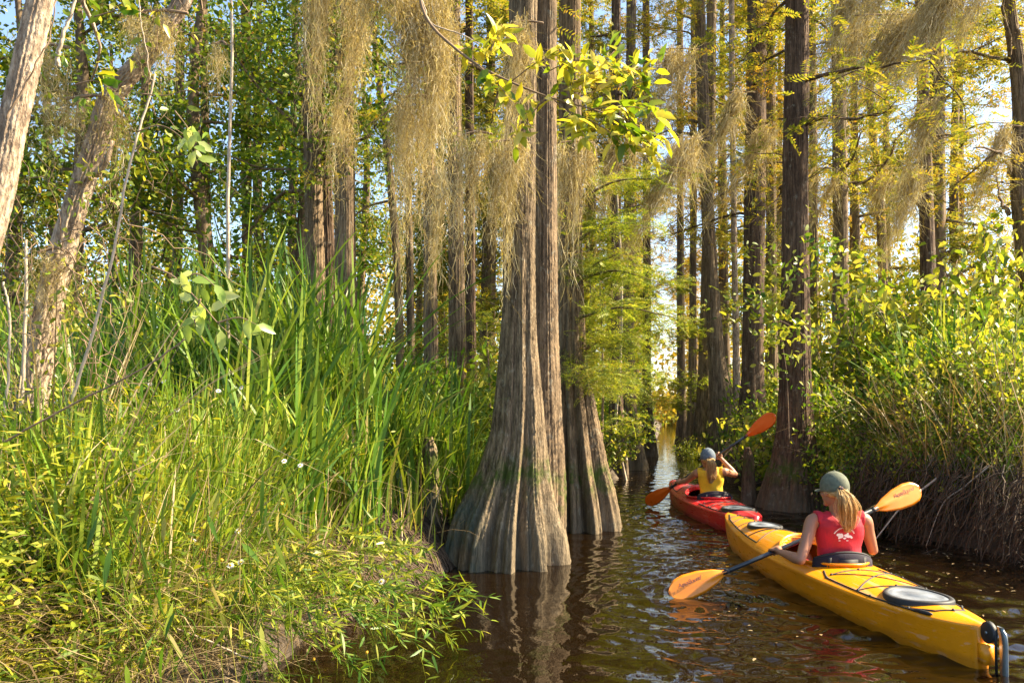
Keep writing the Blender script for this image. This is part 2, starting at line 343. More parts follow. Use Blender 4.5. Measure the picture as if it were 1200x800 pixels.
def px_trunk(g, pts, Z, H2=None, lobes=0, groove0=.25, **kw):
    """pts: (px, py, width_px) from the foot up, all at depth Z"""
    P = [W(a, b, Z) for a, b, c in pts]; r = [c/2000*Z for a, b, c in pts]
    if H2: d = P[-1]-P[-2]; d = d/max(d[2], .01); P.append(P[-1]+d*(H2-P[-1][2])*.7+np.array([0, 0, (H2-P[-1][2])*.3])); r.append(r[-1]*.35)
    P[0] = P[0]-np.array([0, 0, .25]); gr = np.interp([p[2] for p in P], [0, 1.2, 3], [groove0, groove0*.55, .04])
    return trunk(g, P, r, lobes, gr, **kw)
def spray_cloud(g, centers, n, sx, sz, L=(.2, .4), m=12, ll=.05, lw=.012, out=None):
    k = len(centers); c = np.repeat(centers, n, 0)+rng.normal(0, 1, (k*n, 3))*[sx, sx, sz]
    d = rng.normal(0, 1, (k*n, 3))*[1, 1, .3]+[0, 0, -.15]
    nn = unit(rng.normal(0, .45, (k*n, 3))+[0, 0, 1]); sprays(g, c, d, nn, rng.uniform(*L, k*n), m, ll, lw)
def leaf_cloud(g, centers, n, sx, sz, L=.09, Wd=.055, seg=1):
    k = len(centers); c = np.repeat(centers, n, 0)+rng.normal(0, 1, (k*n, 3))*[sx, sx, sz]
    d = rng.normal(0, 1, (k*n, 3))+[0, 0, -.35]; nn = unit(rng.normal(0, .8, (k*n, 3))+[0, 0, .8])
    s = rng.uniform(.65, 1.25, k*n); leaves(g, c, d, nn, L*s, Wd*s, .18, seg)
def crown_limbs(gt, base, zr, n, reach, r0, sub=4):
    """limbs round a straight axis; returns points where foliage grows"""
    pts = []
    for k in range(n):
        z = zr[0]+(zr[1]-zr[0])*(k+rng.uniform(0, 1))/n; a_ = rng.uniform(0, 6.3); f = 1-.55*(z-zr[0])/(zr[1]-zr[0])
        P = limb(gt, np.array([base[0], base[1], z]), [math.cos(a_), math.sin(a_), rng.uniform(-.05, .45)], reach*f*rng.uniform(.6, 1.15), r0*f, wig=.2)
        pts += list(P[3:])
        for q in range(sub):
            i = rng.integers(3, len(P)); Q = limb(gt, P[i], rng.normal(0, 1, 3)*[1, 1, .4], reach*f*.45, r0*f*.35, n=5, sides=4); pts += list(Q[2:])
    return np.array(pts)
# --- the three big cypresses standing at the bend
t = thing('cypress_tree', 'massive cypress at the water, wide fluted base with green moss band and teal-grey left flank', 'tree', (0, 0, 0))
gt = Geo()
px_trunk(gt, [(588, 664, 132), (591, 625, 113), (595, 590, 92), (600, 555, 73), (605, 510, 57), (607, 450, 47), (607, 400, 40), (608, 350, 36), (608, 250, 37), (611, 100, 34), (613, 0, 32)], 7.55, 11, lobes=8, groove0=.5, nth=260, nz=260, bark=.0035, seed=4)
pc = []
for k in range(9):
    P = limb(gt, W(610, -10-60*k, 7.5), [rng.normal(0, 1), rng.normal(0, 1), .35], rng.uniform(1.3, 2.6), .045); pc += list(P[3:])
obj('trunk', gt, M['bark'], t)
gc = Geo(); spray_cloud(gc, np.array(pc), 9, .28, .12, m=10, ll=.07, lw=.018); obj('crown', gc, M['leaf_feather'], t)
t = thing('cypress_tree', 'straight slimmer cypress trunk fused behind the right side of the massive one', 'tree')
gt = Geo(); px_trunk(gt, [(636, 640, 52), (637, 560, 50), (637, 480, 42), (637, 400, 34), (637, 300, 31), (637, 150, 29), (638, 0, 27)], 8.1, 11, lobes=6, groove0=.2, nth=120, nz=200, seed=9)
pc = []
for k in range(8):
    P = limb(gt, W(638, -30-60*k, 8.1), [rng.normal(0, 1), rng.normal(0, 1), .35], rng.uniform(1.3, 2.6), .04); pc += list(P[3:])
obj('trunk', gt, M['bark2'], t); gc = Geo(); spray_cloud(gc, np.array(pc), 9, .28, .12, m=10, ll=.07, lw=.018); obj('crown', gc, M['leaf_feather'], t)
t = thing('cypress_tree', 'ribbed cypress with mossy knees on its flared foot, feathery yellow-green boughs reaching right', 'tree')
gt = Geo(); px_trunk(gt, [(682, 624, 92), (680, 590, 78), (677, 550, 66), (674, 500, 54), (671, 450, 42), (669, 400, 34), (668, 300, 29), (668, 150, 27), (668, 0, 25)], 9.7, 12, lobes=8, groove0=.36, nth=200, nz=200, seed=15)
pc = []
for (a_, b_) in [((672, 330), (770, 330)), ((672, 420), (752, 395)), ((670, 375), (790, 372)), ((670, 455), (740, 440)), ((668, 290), (745, 262)), ((668, 240), (775, 210)), ((668, 350), (720, 300)), ((668, 180), (560, 170)), ((668, 410), (700, 455))]:
    for k in range(2):
        A, B = W(*a_, 9.7), W(*b_, 9.2+rng.uniform(-1.0, 1.0)); mid = (A+B)/2+[0, 0, .12]; Ps = smoothpath([A, mid, B], 12); tube(gt, Ps, np.linspace(.018, .004, 12), 5); pc += list(Ps[4:])
pc2 = []
for k in range(9):
    P = limb(gt, W(668, -20-50*k, 9.7), [rng.normal(0, 1), rng.normal(0, 1), .35], rng.uniform(1.5, 2.8), .04); pc2 += list(P[3:])
obj('trunk', gt, M['bark2'], t); gc = Geo(); spray_cloud(gc, np.array(pc), 14, .2, .06, L=(.16, .3), m=12, ll=.045, lw=.010); obj('boughs', gc, M['leaf_bough'], t); gc = Geo()
spray_cloud(gc, np.array(pc2), 7, .28, .12, m=10, ll=.07, lw=.018); obj('crown', gc, M['leaf_feather'], t)
# --- other single trunks: label, photo points, depth, lobes, material, crown kind
TR = [
 ('dark slender cypress with flared foot, first beyond the three big trunks', [(722, 556, 30), (722, 520, 22), (722, 470, 15), (722, 380, 12), (722, 200, 11), (722, 0, 10)], 17.6, 7, 'bark_red', 1),
 ('cypress whose foot sprawls in the water left of the far channel', [(744, 548, 34), (740, 520, 26), (738, 480, 17), (737, 400, 13), (738, 200, 12), (740, 0, 11)], 19, 7, 'bark2', 1),
 ('thin dark cypress nearest the left edge of the far channel mouth', [(762, 532, 20), (760, 500, 13), (758, 450, 10), (758, 300, 9), (757, 0, 8)], 24, 6, 'bark_red', 2),
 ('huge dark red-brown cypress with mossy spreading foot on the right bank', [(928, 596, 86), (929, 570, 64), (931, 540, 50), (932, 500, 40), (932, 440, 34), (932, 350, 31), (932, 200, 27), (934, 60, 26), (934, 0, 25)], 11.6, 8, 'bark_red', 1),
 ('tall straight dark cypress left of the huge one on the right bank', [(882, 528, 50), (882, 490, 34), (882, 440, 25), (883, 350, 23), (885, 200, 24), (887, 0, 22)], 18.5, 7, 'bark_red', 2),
 ('cypress leaning left and curving out of a broad foot, behind the front paddler', [(852, 525, 44), (848, 485, 30), (840, 420, 19), (832, 300, 15), (826, 180, 13), (822, 60, 12), (820, 0, 11)], 20, 7, 'bark2', 1),
 ('mossy cypress stem between the curving one and the channel', [(826, 520, 30), (826, 490, 22), (826, 440, 16), (828, 350, 14), (832, 150, 12), (834, 0, 11)], 24, 6, 'bark2', 1),
 ('slim pale sunlit stem rising straight above the front paddler', [(864, 500, 9), (862, 380, 7), (859, 200, 6), (857, 0, 6)], 20, 0, 'bark_pale', 0),
 ('grey-brown cypress standing just right of the huge dark one', [(984, 540, 36), (984, 500, 27), (985, 430, 20), (985, 300, 17), (984, 150, 16), (982, 0, 15)], 15.5, 6, 'bark2', 1),
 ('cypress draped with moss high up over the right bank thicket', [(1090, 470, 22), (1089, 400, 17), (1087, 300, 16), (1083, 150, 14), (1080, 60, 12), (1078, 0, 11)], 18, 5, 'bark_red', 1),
 ('sinuous pale trunk at the right edge against white sky', [(1204, 420, 20), (1202, 330, 17), (1194, 220, 17), (1197, 130, 18), (1189, 50, 15), (1182, 0, 13)], 13, 0, 'bark2', 2),
 ('dim cypress stem rising behind the right shoulder of the huge one', [(955, 520, 16), (954, 400, 11), (953, 200, 9), (952, 0, 8)], 22, 5, 'bark_far', 2),
 ('thin stem half hidden by yellow leaves, second right of the huge cypress', [(1006, 500, 12), (1006, 380, 9), (1003, 260, 8), (1001, 100, 7), (1000, 0, 6)], 24, 0, 'bark_far', 2),
 ('leaning brown stem in the far wood behind the right bank bushes', [(1040, 490, 14), (1036, 380, 11), (1032, 250, 10), (1022, 150, 8), (1014, 0, 7)], 26, 0, 'bark_far', 2),
 ('short-looking brown stem between bushes and white sky on the right', [(1120, 450, 13), (1119, 330, 11), (1118, 230, 10), (1120, 120, 8), (1125, 0, 7)], 22, 0, 'bark_far', 1),
 ('stout far trunk seen left of the tall straight dark cypress', [(905, 515, 24), (904, 470, 16), (904, 350, 12), (903, 150, 11), (902, 0, 10)], 25, 5, 'bark_far', 2),
 ('far stem right of the channel mouth, its foot on a dark bank', [(800, 515, 18), (799, 490, 11), (798, 400, 9), (797, 200, 8), (797, 0, 7)], 31, 5, 'bark_far', 2),
 ('twin-straight far stem just right of the channel mouth', [(812, 514, 17), (811, 480, 10), (812, 350, 8), (813, 150, 7), (813, 0, 7)], 30, 5, 'bark_far', 2),
 ('pale-ringed trunk with moss collar in the left wood behind the reeds', [(372, 470, 26), (370, 350, 21), (368, 250, 19), (365, 130, 18), (364, 0, 16)], 13, 0, 'bark2', 3),
 ('forked brown trunk touching the pale-ringed one in the left wood', [(388, 470, 20), (386, 350, 16), (382, 230, 15), (380, 170, 16), (372, 100, 10), (366, 0, 8)], 13.6, 0, 'bark_red', 3),
 ('straight grey speckled trunk, thickest in the left wood', [(408, 480, 30), (405, 350, 24), (404, 200, 22), (403, 60, 20), (402, 0, 19)], 12.4, 0, 'bark2', 3),
 ('thin dark stem bending left against the sky gap in the left wood', [(470, 430, 10), (466, 330, 9), (461, 250, 9), (452, 160, 8), (440, 60, 6), (434, 0, 5)], 17, 0, 'bark_far', 3),
 ('pinkish-brown trunk standing in grass left of the massive flared cypress', [(506, 520, 22), (505, 430, 16), (504, 320, 14), (503, 200, 13), (504, 60, 12), (505, 0, 11)], 12, 0, 'bark2', 1),
 ('mottled trunk behind moss, midway between pinkish trunk and flared cypress', [(537, 520, 22), (536, 430, 19), (535, 320, 18), (533, 200, 17), (532, 60, 15), (531, 0, 14)], 12.6, 0, 'bark2', 1),
 ('narrow pale trunk hard against the left side of the flared cypress', [(553, 520, 14), (552, 400, 11), (551, 250, 10), (550, 80, 9), (550, 0, 8)], 13.4, 0, 'bark_red', 1),
 ('slim upright stem in the dark left wood near the hanging vine', [(245, 420, 11), (243, 300, 10), (240, 150, 9), (238, 0, 8)], 18, 0, 'bark_far', 3),
 ('dim straight trunk between the vine and the pale-ringed trunk', [(292, 430, 14), (290, 300, 12), (288, 150, 11), (288, 0, 10)], 19, 0, 'bark_far', 3),
 ('dark thin trunk under the first moss curtain of the left wood', [(340, 430, 11), (342, 300, 9), (345, 100, 8), (346, 0, 7)], 22, 0, 'bark_far', 3),
 ('light brown stem in the sky gap right of the dark bending one', [(482, 430, 9), (480, 300, 8), (478, 180, 7), (480, 0, 6)], 20, 0, 'bark_far', 1),
 ('hidden dark trunk deep in the left wood behind the reed tops', [(205, 420, 13), (208, 300, 11), (210, 150, 10), (212, 0, 9)], 24, 0, 'bark_far', 3),
]
for k, (lab, pts, Z, lob, mt, ck) in enumerate(TR):
    t = thing('cypress_tree' if lob or ck != 3 else 'swamp_tree', lab, 'tree'); gt = Geo(); n = 40 if Z > 14 else 90
    big = pts[0][2] > 80
    top = H+.478*Z
    px_trunk(gt, pts, Z, top+4.5, lobes=lob, groove0=.3, nth=180 if big else n, nz=200 if big else 90, bark=.005, seed=30+k)
    b = W(pts[-1][0], 0, Z); pc = []
    if ck: rt = pts[0][0] > 780 or Z > 16; pc = crown_limbs(gt, b, (top-((.9 if not rt else Z*.26) if ck < 3 else 3.2), top+4), 7 if ck < 3 and not rt else 12, 2.3, .04, 3)
    obj('trunk', gt, M[mt], t)
    if ck:
        gc = Geo()
        if ck == 1: spray_cloud(gc, pc, 3, .3, .15, L=(.2, .45), m=9, ll=.09, lw=.024); obj('crown', gc, M['leaf_feather'], t)
        if ck == 2: spray_cloud(gc, pc, 3, .3, .15, L=(.2, .45), m=9, ll=.09, lw=.026); obj('crown', gc, M['leaf_yellow'], t)
        if ck == 3: leaf_cloud(gc, pc, 16, .24, .18, .11, .06); obj('crown', gc, M['leaf_dark'], t)
# --- young cypresses filling the light gaps with lime foliage
YC = [(703, 14, 3.6, 'lime young cypress just right of the ribbed cypress'), (735, 21, 5.2, 'lime young cypress over the pale sapling'), (752, 27, 5.0, 'small young cypress hanging over the left of the channel mouth'), (690, 18, 5.5, 'taller young cypress behind the feathery boughs'), (808, 24, 5.0, 'young cypress on the right of the channel, above the front paddler'), (868, 26, 5.6, 'young cypress between the leaning and the straight dark trunks'), (905, 22, 5.0, 'young cypress left of the huge dark trunk'), (960, 20, 4.6, 'young cypress right of the huge dark trunk'), (1015, 19, 4.8, 'yellow-green young cypress behind the right shrubs'), (520, 15, 3.2, 'young cypress in the grass between left wood trunks'), (570, 12, 2.6, 'low young cypress tucked left of the massive flared base')]
for px, Z, h_, lab in YC:
    x = (px-600)/1000*Z; t = thing('young_cypress', lab, 'sapling', (x, Z, 0), group='young cypresses'); gt = Geo(); P = smoothpath([[0, 0, 0], [.05, 0, h_*.5], [0, .05, h_]], 16); tube(gt, P, np.linspace(.03, .008, 16), 6); pc = []
    for k in range(16):
        i = rng.integers(4, 16); a_ = rng.uniform(0, 6.3); Q = limb(gt, P[i], [math.cos(a_), math.sin(a_), .1], rng.uniform(.5, 1.1)*(1.25-i/20), .008, n=6, sides=4); pc += list(Q[1:])
    obj('trunk', gt, M['twig'], t); gc = Geo(); s_ = Z/14; spray_cloud(gc, np.array(pc), 7, .13, .07, L=(.15, .3), m=9, ll=.06*s_**.5, lw=.016*s_**.5); obj('foliage', gc, M['leaf_bough'], t)
# --- background wood: prototypes copied with their parts
def proto_broad(nm, h, low, reach, dens, seed):
    o = thing(nm, '', 'tree'); gt = Geo(); x = [0, .15, -.1, .2]; P = [[0, 0, -.3], [x[1], 0, h*.3], [x[2], .1, h*.65], [x[3], 0, h]]
    trunk(gt, P, [.2, .15, .11, .04], 0, None, 16, 30, seed=seed); pc = crown_limbs(gt, (0, 0), (low, h), 16, reach, .06, 4)
    obj('trunk', gt, M['bark_far'], o); gc = Geo(); leaf_cloud(gc, pc, dens, .27, .2, .13, .075); obj('crown', gc, M['leaf_dark'], o); return o
def proto_cyp(nm, h, low, reach, dens, seed, mt):
    o = thing(nm, '', 'tree'); gt = Geo(); P = [[0, 0, -.3], [0, 0, 1.2], [.1, 0, h*.5], [.1, 0, h]]
    trunk(gt, P, [.42, .2, .15, .05], 6, [.3, .15, .03, 0], 20, 30, seed=seed); pc = crown_limbs(gt, (.05, 0), (low, h), 18, reach, .05, 3)
    obj('trunk', gt, M['bark_far'], o); gc = Geo(); spray_cloud(gc, pc, dens, .42, .22, L=(.3, .6), m=8, ll=.15, lw=.045); obj('crown', gc, M[mt], o); return o
PB = [proto_broad('broadleaf_tree', 13, 1.6, 2.6, 19, 1), proto_broad('broadleaf_tree', 10, 1.2, 2.3, 20, 2), proto_broad('broadleaf_tree', 16, 3, 3.0, 18, 3)]
PC = [proto_cyp('bald_cypress', 17, 3.5, 2.5, 4, 4, 'leaf_yellow'), proto_cyp('bald_cypress', 19, 5, 2.8, 4, 5, 'leaf_yellow'), proto_cyp('bald_cypress', 15, 2.5, 2.3, 5, 6, 'leaf_feather')]
used = set()
where = {'L': 'in the dark left wood', 'M': 'behind the three big trunks', 'R': 'in the bright right wood'}
adjB = ['bushy dark green', 'low dense deep green', 'tall loose green']; adjC = ['yellowing feathery', 'tall golden sparse', 'soft lime green feathery']
def bgtree(kind, idx, px, Z, sc, lab):
    p = (PB if kind == 'b' else PC)[idx]; key = (kind, idx); o = p if key not in used else copy_tree(p); used.add(key)
    x = (px-600)/1000*Z; o.location = (x, Z, float(hgt(np.array(x), np.array(Z)))); o.rotation_euler = (0, 0, rng.uniform(0, 6.3)); o.scale = (sc, sc, sc*rng.uniform(.9, 1.1))
    o['label'] = lab; o['group'] = 'background trees of the swamp wood'
BG = []
for px, Z, kind, idx in [(-70, 15, 'b', 1), (20, 19, 'b', 0), (95, 16, 'b', 1), (165, 21, 'b', 2), (235, 17, 'b', 1), (300, 24, 'b', 0), (350, 19, 'b', 1), (425, 28, 'b', 0), (-40, 26, 'b', 2), (60, 30, 'b', 2), (200, 31, 'b', 0), (130, 27, 'b', 0), (400, 36, 'b', 2), (490, 33, 'b', 1), (330, 34, 'b', 2), (540, 26, 'b', 1),
                         (570, 24, 'c', 2), (625, 22, 'c', 2), (690, 26, 'c', 2), (520, 34, 'c', 0), (650, 34, 'c', 0), (715, 33, 'c', 0), (745, 42, 'c', 1), (600, 44, 'b', 2), (690, 48, 'c', 0),
                         (815, 44, 'c', 0), (850, 33, 'c', 1), (880, 27, 'c', 2), (915, 37, 'c', 0), (1000, 36, 'c', 0), (1040, 29, 'c', 2), (1120, 31, 'c', 0), (1235, 33, 'c', 1), (900, 52, 'c', 0), (835, 58, 'c', 2), (760, 80, 'c', 0), (808, 76, 'c', 0), (745, 70, 'c', 2), (800, 100, 'c', 1), (720, 90, 'c', 2), (1100, 20, 'c', 2)]:
    BG.append((px, Z, kind, idx))
ORD = ['first', 'second', 'third', 'fourth', 'fifth', 'sixth', 'seventh', 'eighth', 'ninth', 'tenth', 'eleventh', 'twelfth', 'thirteenth', 'fourteenth', 'fifteenth', 'sixteenth', 'seventeenth', 'eighteenth', 'nineteenth', 'twentieth', 'twenty-first', 'twenty-second', 'twenty-third', 'twenty-fourth', 'twenty-fifth', 'twenty-sixth', 'twenty-seventh', 'twenty-eighth', 'twenty-ninth', 'thirtieth']
BG.sort(key=lambda a: a[0]); cnt = {}
for px, Z, kind, idx in BG:
    side = 'L' if px < 480 else 'M' if px < 780 else 'R'
    adj = (adjB if kind == 'b' else adjC)[idx]; key = (side, adj); cnt[key] = cnt.get(key, 0)+1
    bgtree(kind, idx, px, Z, rng.uniform(.9, 1.12), f'{adj} tree {where[side]}, {ORD[cnt[key]-1]} such from the left')
# ------------------------------------------------------------------ left bank: grass, reeds, weeds
def gz(x, y): return hgt(np.asarray(x, float), np.asarray(y, float))
g = Geo()
def leftgrass(n, y0, y1, h0, h1, wd, lean, d0=.05, d1=9, p=1.0):
    y = rng.uniform(y0, y1, n); d = d0+(np.minimum(d1, .66*y+1.0+le(y))-d0)*rng.uniform(0, 1, n)**p; x = le(y)-d; z = gz(x, y)
    bare = (y > 5.5) & (y < 7.7) & (d < .62) & (rng.uniform(0, 1, n) < .9)
    y, d, x, z = y[~bare], d[~bare], x[~bare], z[~bare]; n = len(y)
    cl = .75+.35*gnoise(x*1.7+5, y*1.7)
    edge = np.clip(d/.5, .45, 1)
    blades(g, np.stack([x, y, z-.03], 1), rng.uniform(h0, h1, n)*np.clip(cl, .35, 1.25)*edge, rng.normal(0, 1, (n, 3))*[lean, lean, 0]+np.stack([.25*(1-edge), 0*d, 0*d], 1), rng.uniform(*wd, n))
leftgrass(5000, 3.0, 4.4, .2, .6, (.005, .012), .4, .12)
leftgrass(11000, 4.1, 6, .5, 1.15, (.006, .015), .2, .12)
leftgrass(14000, 5.6, 9, .5, 1.2, (.008, .018), .2, .1)
leftgrass(14000, 10, 18, .4, 1.0, (.014, .028), .3, .05)
leftgrass(1200, 2.2, 3.4, .3, .6, (.005, .012), .35, .15)
leftgrass(3600, 3.4, 6.5, .6, 1.3, (.014, .026), .25, .15)
leftgrass(2600, 6, 9, .7, 1.5, (.018, .03), .35, .3)
# grass on the right bank
y = rng.uniform(7, 30, 9000); d = rng.uniform(.25, 7, 9000); x = re_(y)+d
blades(g, np.stack([x, y, gz(x, y)-.03], 1), rng.uniform(.3, .8, 9000), rng.normal(0, .3, (9000, 3))*[1, 1, 0], rng.uniform(.012, .026, 9000))
tag(obj('meadow_grass', g, M['grass']), 'stand of mixed green and straw coloured bank grass', 'grass', kind='stuff')
g = Geo(); n = 6500; y = 2.6+3.2*rng.uniform(0, 1, n)**1.4; d = rng.uniform(-.05, 1.2, n)**1.0; x = le(y)-d; z = gz(x, y)+rng.uniform(0, .06, n)
blades(g, np.stack([x, y, z], 1), rng.uniform(.08, .4, n), np.stack([rng.normal(.5, .8, n), rng.normal(-.1, .8, n), 0*n+0*y], 1), rng.uniform(.003, .008, n), seg=4, curve=1.0)
tag(obj('straw_litter', g, M['litter']), 'dead straw litter matted over the near bank edge', 'straw', kind='stuff')
# weeds with small leaves filling the bank
g = Geo(); n = 3400; y = 2.9+5*rng.uniform(0, 1, n)**1.4; d = .1+(np.minimum(5, .66*y+1+le(y)))*rng.uniform(0, 1, n); x = le(y)-d; z = gz(x, y); hh = rng.uniform(.25, 1.0, n)*np.clip(d/.5, .5, 1)
kp = ~((y > 5.5) & (y < 7.7) & (d < .6)); x, y, z, hh, d = x[kp], y[kp], z[kp], hh[kp], d[kp]; n = len(x)
m = 14; t = np.linspace(.2, 1, m); ln = rng.normal(0, .18, (n, 2))
P = np.stack([x[:, None]+ln[:, :1]*t**2, y[:, None]+ln[:, 1:]*t**2, z[:, None]+hh[:, None]*t], -1).reshape(-1, 3)
dd = rng.normal(0, 1, (n*m, 3))*[1, 1, .25]+[0, 0, .45]
leaves(g, P, dd, unit(rng.normal(0, .5, (n*m, 3))+[0, 0, 1]), rng.uniform(.035, .09, n*m), rng.uniform(.009, .02, n*m), .15, 2)
tag(obj('bank_weeds', g, M['leaf_bush']), 'low leafy weeds tangled through the sunny bank grass', 'weeds', kind='stuff')
# reeds
g = Geo()
def reeds(px0, px1, Z0, Z1, ncl, per, h0, h1, wd=(.018, .04)):
    for k in range(ncl):
        Z = rng.uniform(Z0, Z1); px = rng.uniform(px0, px1); x = (px-600)/1000*Z
        if le(Z)-.15 < x < re_(Z)+.15: continue
        b = np.stack([x+rng.normal(0, .09, per), Z+rng.normal(0, .09, per), np.zeros(per)], 1); b[:, 2] = gz(b[:, 0], b[:, 1])-.03
        a = rng.uniform(0, 6.3, per); mg = np.abs(rng.normal(.3, .28, per))
        blades(g, b, rng.uniform(h0, h1, per), np.stack([np.cos(a)*mg, np.sin(a)*mg, 0*a], 1), rng.uniform(*wd, per), seg=9, curve=2.1)
reeds(90, 420, 6.8, 9.5, 62, 10, 1.0, 2.4)
reeds(260, 420, 6.5, 8.5, 16, 9, 1.7, 2.7)
reeds(60, 440, 5.5, 7.3, 34, 9, .8, 1.7)
reeds(110, 420, 7.5, 9.5, 30, 10, 1.9, 2.7)
reeds(400, 560, 7.5, 11, 40, 8, .8, 1.7)
reeds(-40, 120, 6, 10, 30, 9, 1.0, 2.1)
reeds(1080, 1230, 10, 13.5, 46, 13, 1.6, 2.4)
reeds(960, 1100, 11, 15, 30, 10, 1.2, 1.9)
tag(obj('tall_reeds', g, M['reed']), 'dense tall green reeds with arching strap leaves', 'reeds', kind='stuff')
g = Geo()
for (a0, a1, z0, z1, n, h) in ((-20, 300, 3.2, 7, 900, 1.1), (250, 540, 5.0, 8, 500, .9), (-40, 120, 4.2, 6, 220, 1.9), (950, 1230, 8.5, 12, 700, 1.9), (1040, 1230, 8.0, 9.8, 650, 1.8)):
    Z = rng.uniform(z0, z1, n); px = rng.uniform(a0, a1, n); x = (px-600)/1000*Z; k = (x < le(Z)-.12) | (x > re_(Z)+.1); Z, x = Z[k], x[k]; n = len(x)
    blades(g, np.stack([x, Z, gz(x, Z)-.02], 1), rng.uniform(.4, 1, n)*h, rng.normal(0, .5, (n, 3))*[1, 1, 0], rng.uniform(.005, .011, n), seg=6, curve=1.3)
tag(obj('dry_stalks', g, M['straw']), 'dead straw coloured stalks leaning through the bank growth', 'dry stalks', kind='stuff')
# leafy undergrowth on the wood floor
g = Geo(); n = 90000
Z = 10.5+45*rng.uniform(0, 1, n)**1.5; px = rng.uniform(-60, 1260, n); x = (px-600)/1000*Z; k = (x < le(Z)-.25) | (x > re_(Z)+.3); Z, x = Z[k], x[k]; n = len(x)
hmx = np.clip(1.4+.9*gnoise(x*.6, Z*.6), .3, 2.6)
leaves(g, np.stack([x, Z, gz(x, Z)+rng.uniform(0, 1, n)**.7*hmx], 1), randunit(n), unit(randunit(n)+[0, 0, .8]), rng.uniform(.07, .13, n)*(1+Z/40), rng.uniform(.035, .065, n)*(1+Z/40))
tag(obj('undergrowth', g, M['leaf_bush']), 'leafy undergrowth covering the floor of the swamp wood', 'undergrowth', kind='stuff')
g = Geo(); n = 60000; Z = rng.uniform(66, 120, n); px = rng.uniform(-100, 1300, n); x = (px-600)/1000*Z
top = 17+5*np.sin(px/70)+4*np.sin(px/23+1)+3*np.sin(px/9); z = rng.uniform(0, 1, n)**1.15*top; kp = (px < 757) | (px > 803) | (z < 3.2) | (rng.uniform(0, 1, n) < .22); x, Z, z = x[kp], Z[kp], z[kp]; n = len(x)
leaves(g, np.stack([x, Z, z], 1), randunit(n), randunit(n), rng.uniform(.35, .8, n), rng.uniform(.25, .5, n))
n = 5000; Z = rng.uniform(70, 100, n); px = rng.uniform(735, 815, n); x = (px-600)/1000*Z; leaves(g, np.stack([x, Z, gz(x, Z)+rng.uniform(0, 1.6, n)], 1), randunit(n)+[0, 0, .6], randunit(n), rng.uniform(.3, .7, n), rng.uniform(.1, .22, n))
tag(obj('distant_wood', g, M['leaf_yellow']), 'far off yellow green wood closing the end of the channel', 'wood', kind='stuff')
# roots: hanging from the right bank, and tangled in the left bank mud
g = Geo()
for k in range(2800):
    y = rng.uniform(6.5, 17); x = re_(y)+rng.uniform(-.16, .5); z0 = float(gz(re_(y)+.7, y))+rng.uniform(-.15, .35); L = rng.uniform(.3, 1.15)
    n = 7; P = np.array([x, y, z0])+np.cumsum(np.vstack([[0, 0, 0], rng.normal(0, .03, (n-1, 3))+[-.035-.02*rng.random(), rng.normal(0, .035), -L/n]]), 0)
    tube(g, P, np.linspace(1, .35, n)*rng.uniform(.003, .009), 4, cap=False)
for k in range(260):
    y = rng.uniform(7.2, 14); x = re_(y)+rng.uniform(.05, .6); n = 8; z0 = float(gz(re_(y)+.6, y))+rng.uniform(-.7, .3); a_ = rng.uniform(-1, 1)
    P = np.array([x, y, max(z0, .05)])+np.cumsum(np.vstack([[0, 0, 0], rng.normal(0, .05, (n-1, 3))+[-.07, a_*.13, rng.normal(0, .05)]]), 0); P[:, 2] = np.maximum(P[:, 2], .0)
    tube(g, P, np.linspace(1, .3, n)*rng.uniform(.003, .008), 4, cap=False)
for k in range(420):
    y = rng.uniform(5.3, 8.2); x = le(y)+rng.uniform(-.6, .02); n = 9; z = float(gz(x, y))+.02
    P = np.array([x, y, z])+np.cumsum(np.vstack([[0, 0, 0], rng.normal(0, .03, (n-1, 3))+[.04, rng.normal(0, .03), 0]]), 0); P[:, 2] = gz(P[:, 0], P[:, 1])+.012+np.abs(rng.normal(0, .015, n))
    tube(g, P, np.linspace(1, .4, n)*rng.uniform(.003, .008), 4, cap=False)
tag(obj('bank_roots', g, M['root']), 'brown roots dangling and tangled along the muddy river banks', 'roots', kind='stuff')
# ------------------------------------------------------------------ shrubs
def shrub_proto(h, n, L, seed, mat):
    o = thing('leafy_shrub', '', 'shrub'); gt = Geo(); pts = []
    for k in range(9):
        a_ = rng.uniform(0, 6.3); P = limb(gt, [rng.normal(0, .08), rng.normal(0, .08), -.1], [math.cos(a_)*.45, math.sin(a_)*.45, 1], h*rng.uniform(.7, 1.1), .012, wig=.12, n=10); pts += list(P[3:])
        for q in range(5):
            i = rng.integers(3, 10); Q = limb(gt, P[i], rng.normal(0, 1, 3)+[0, 0, .3], h*.35, .006, n=6, sides=4); pts += list(Q[1:])
    obj('stems', gt, M['twig'], o); gc = Geo(); leaf_cloud(gc, np.array(pts), n, .075, .07, L, L*.55, 2); obj('foliage', gc, M[mat], o); return o
SP = [shrub_proto(1.5, 7, .065, 1, 'leaf_bush'), shrub_proto(1.2, 8, .055, 2, 'leaf_bush'), shrub_proto(1.7, 6, .08, 3, 'leaf_near')]
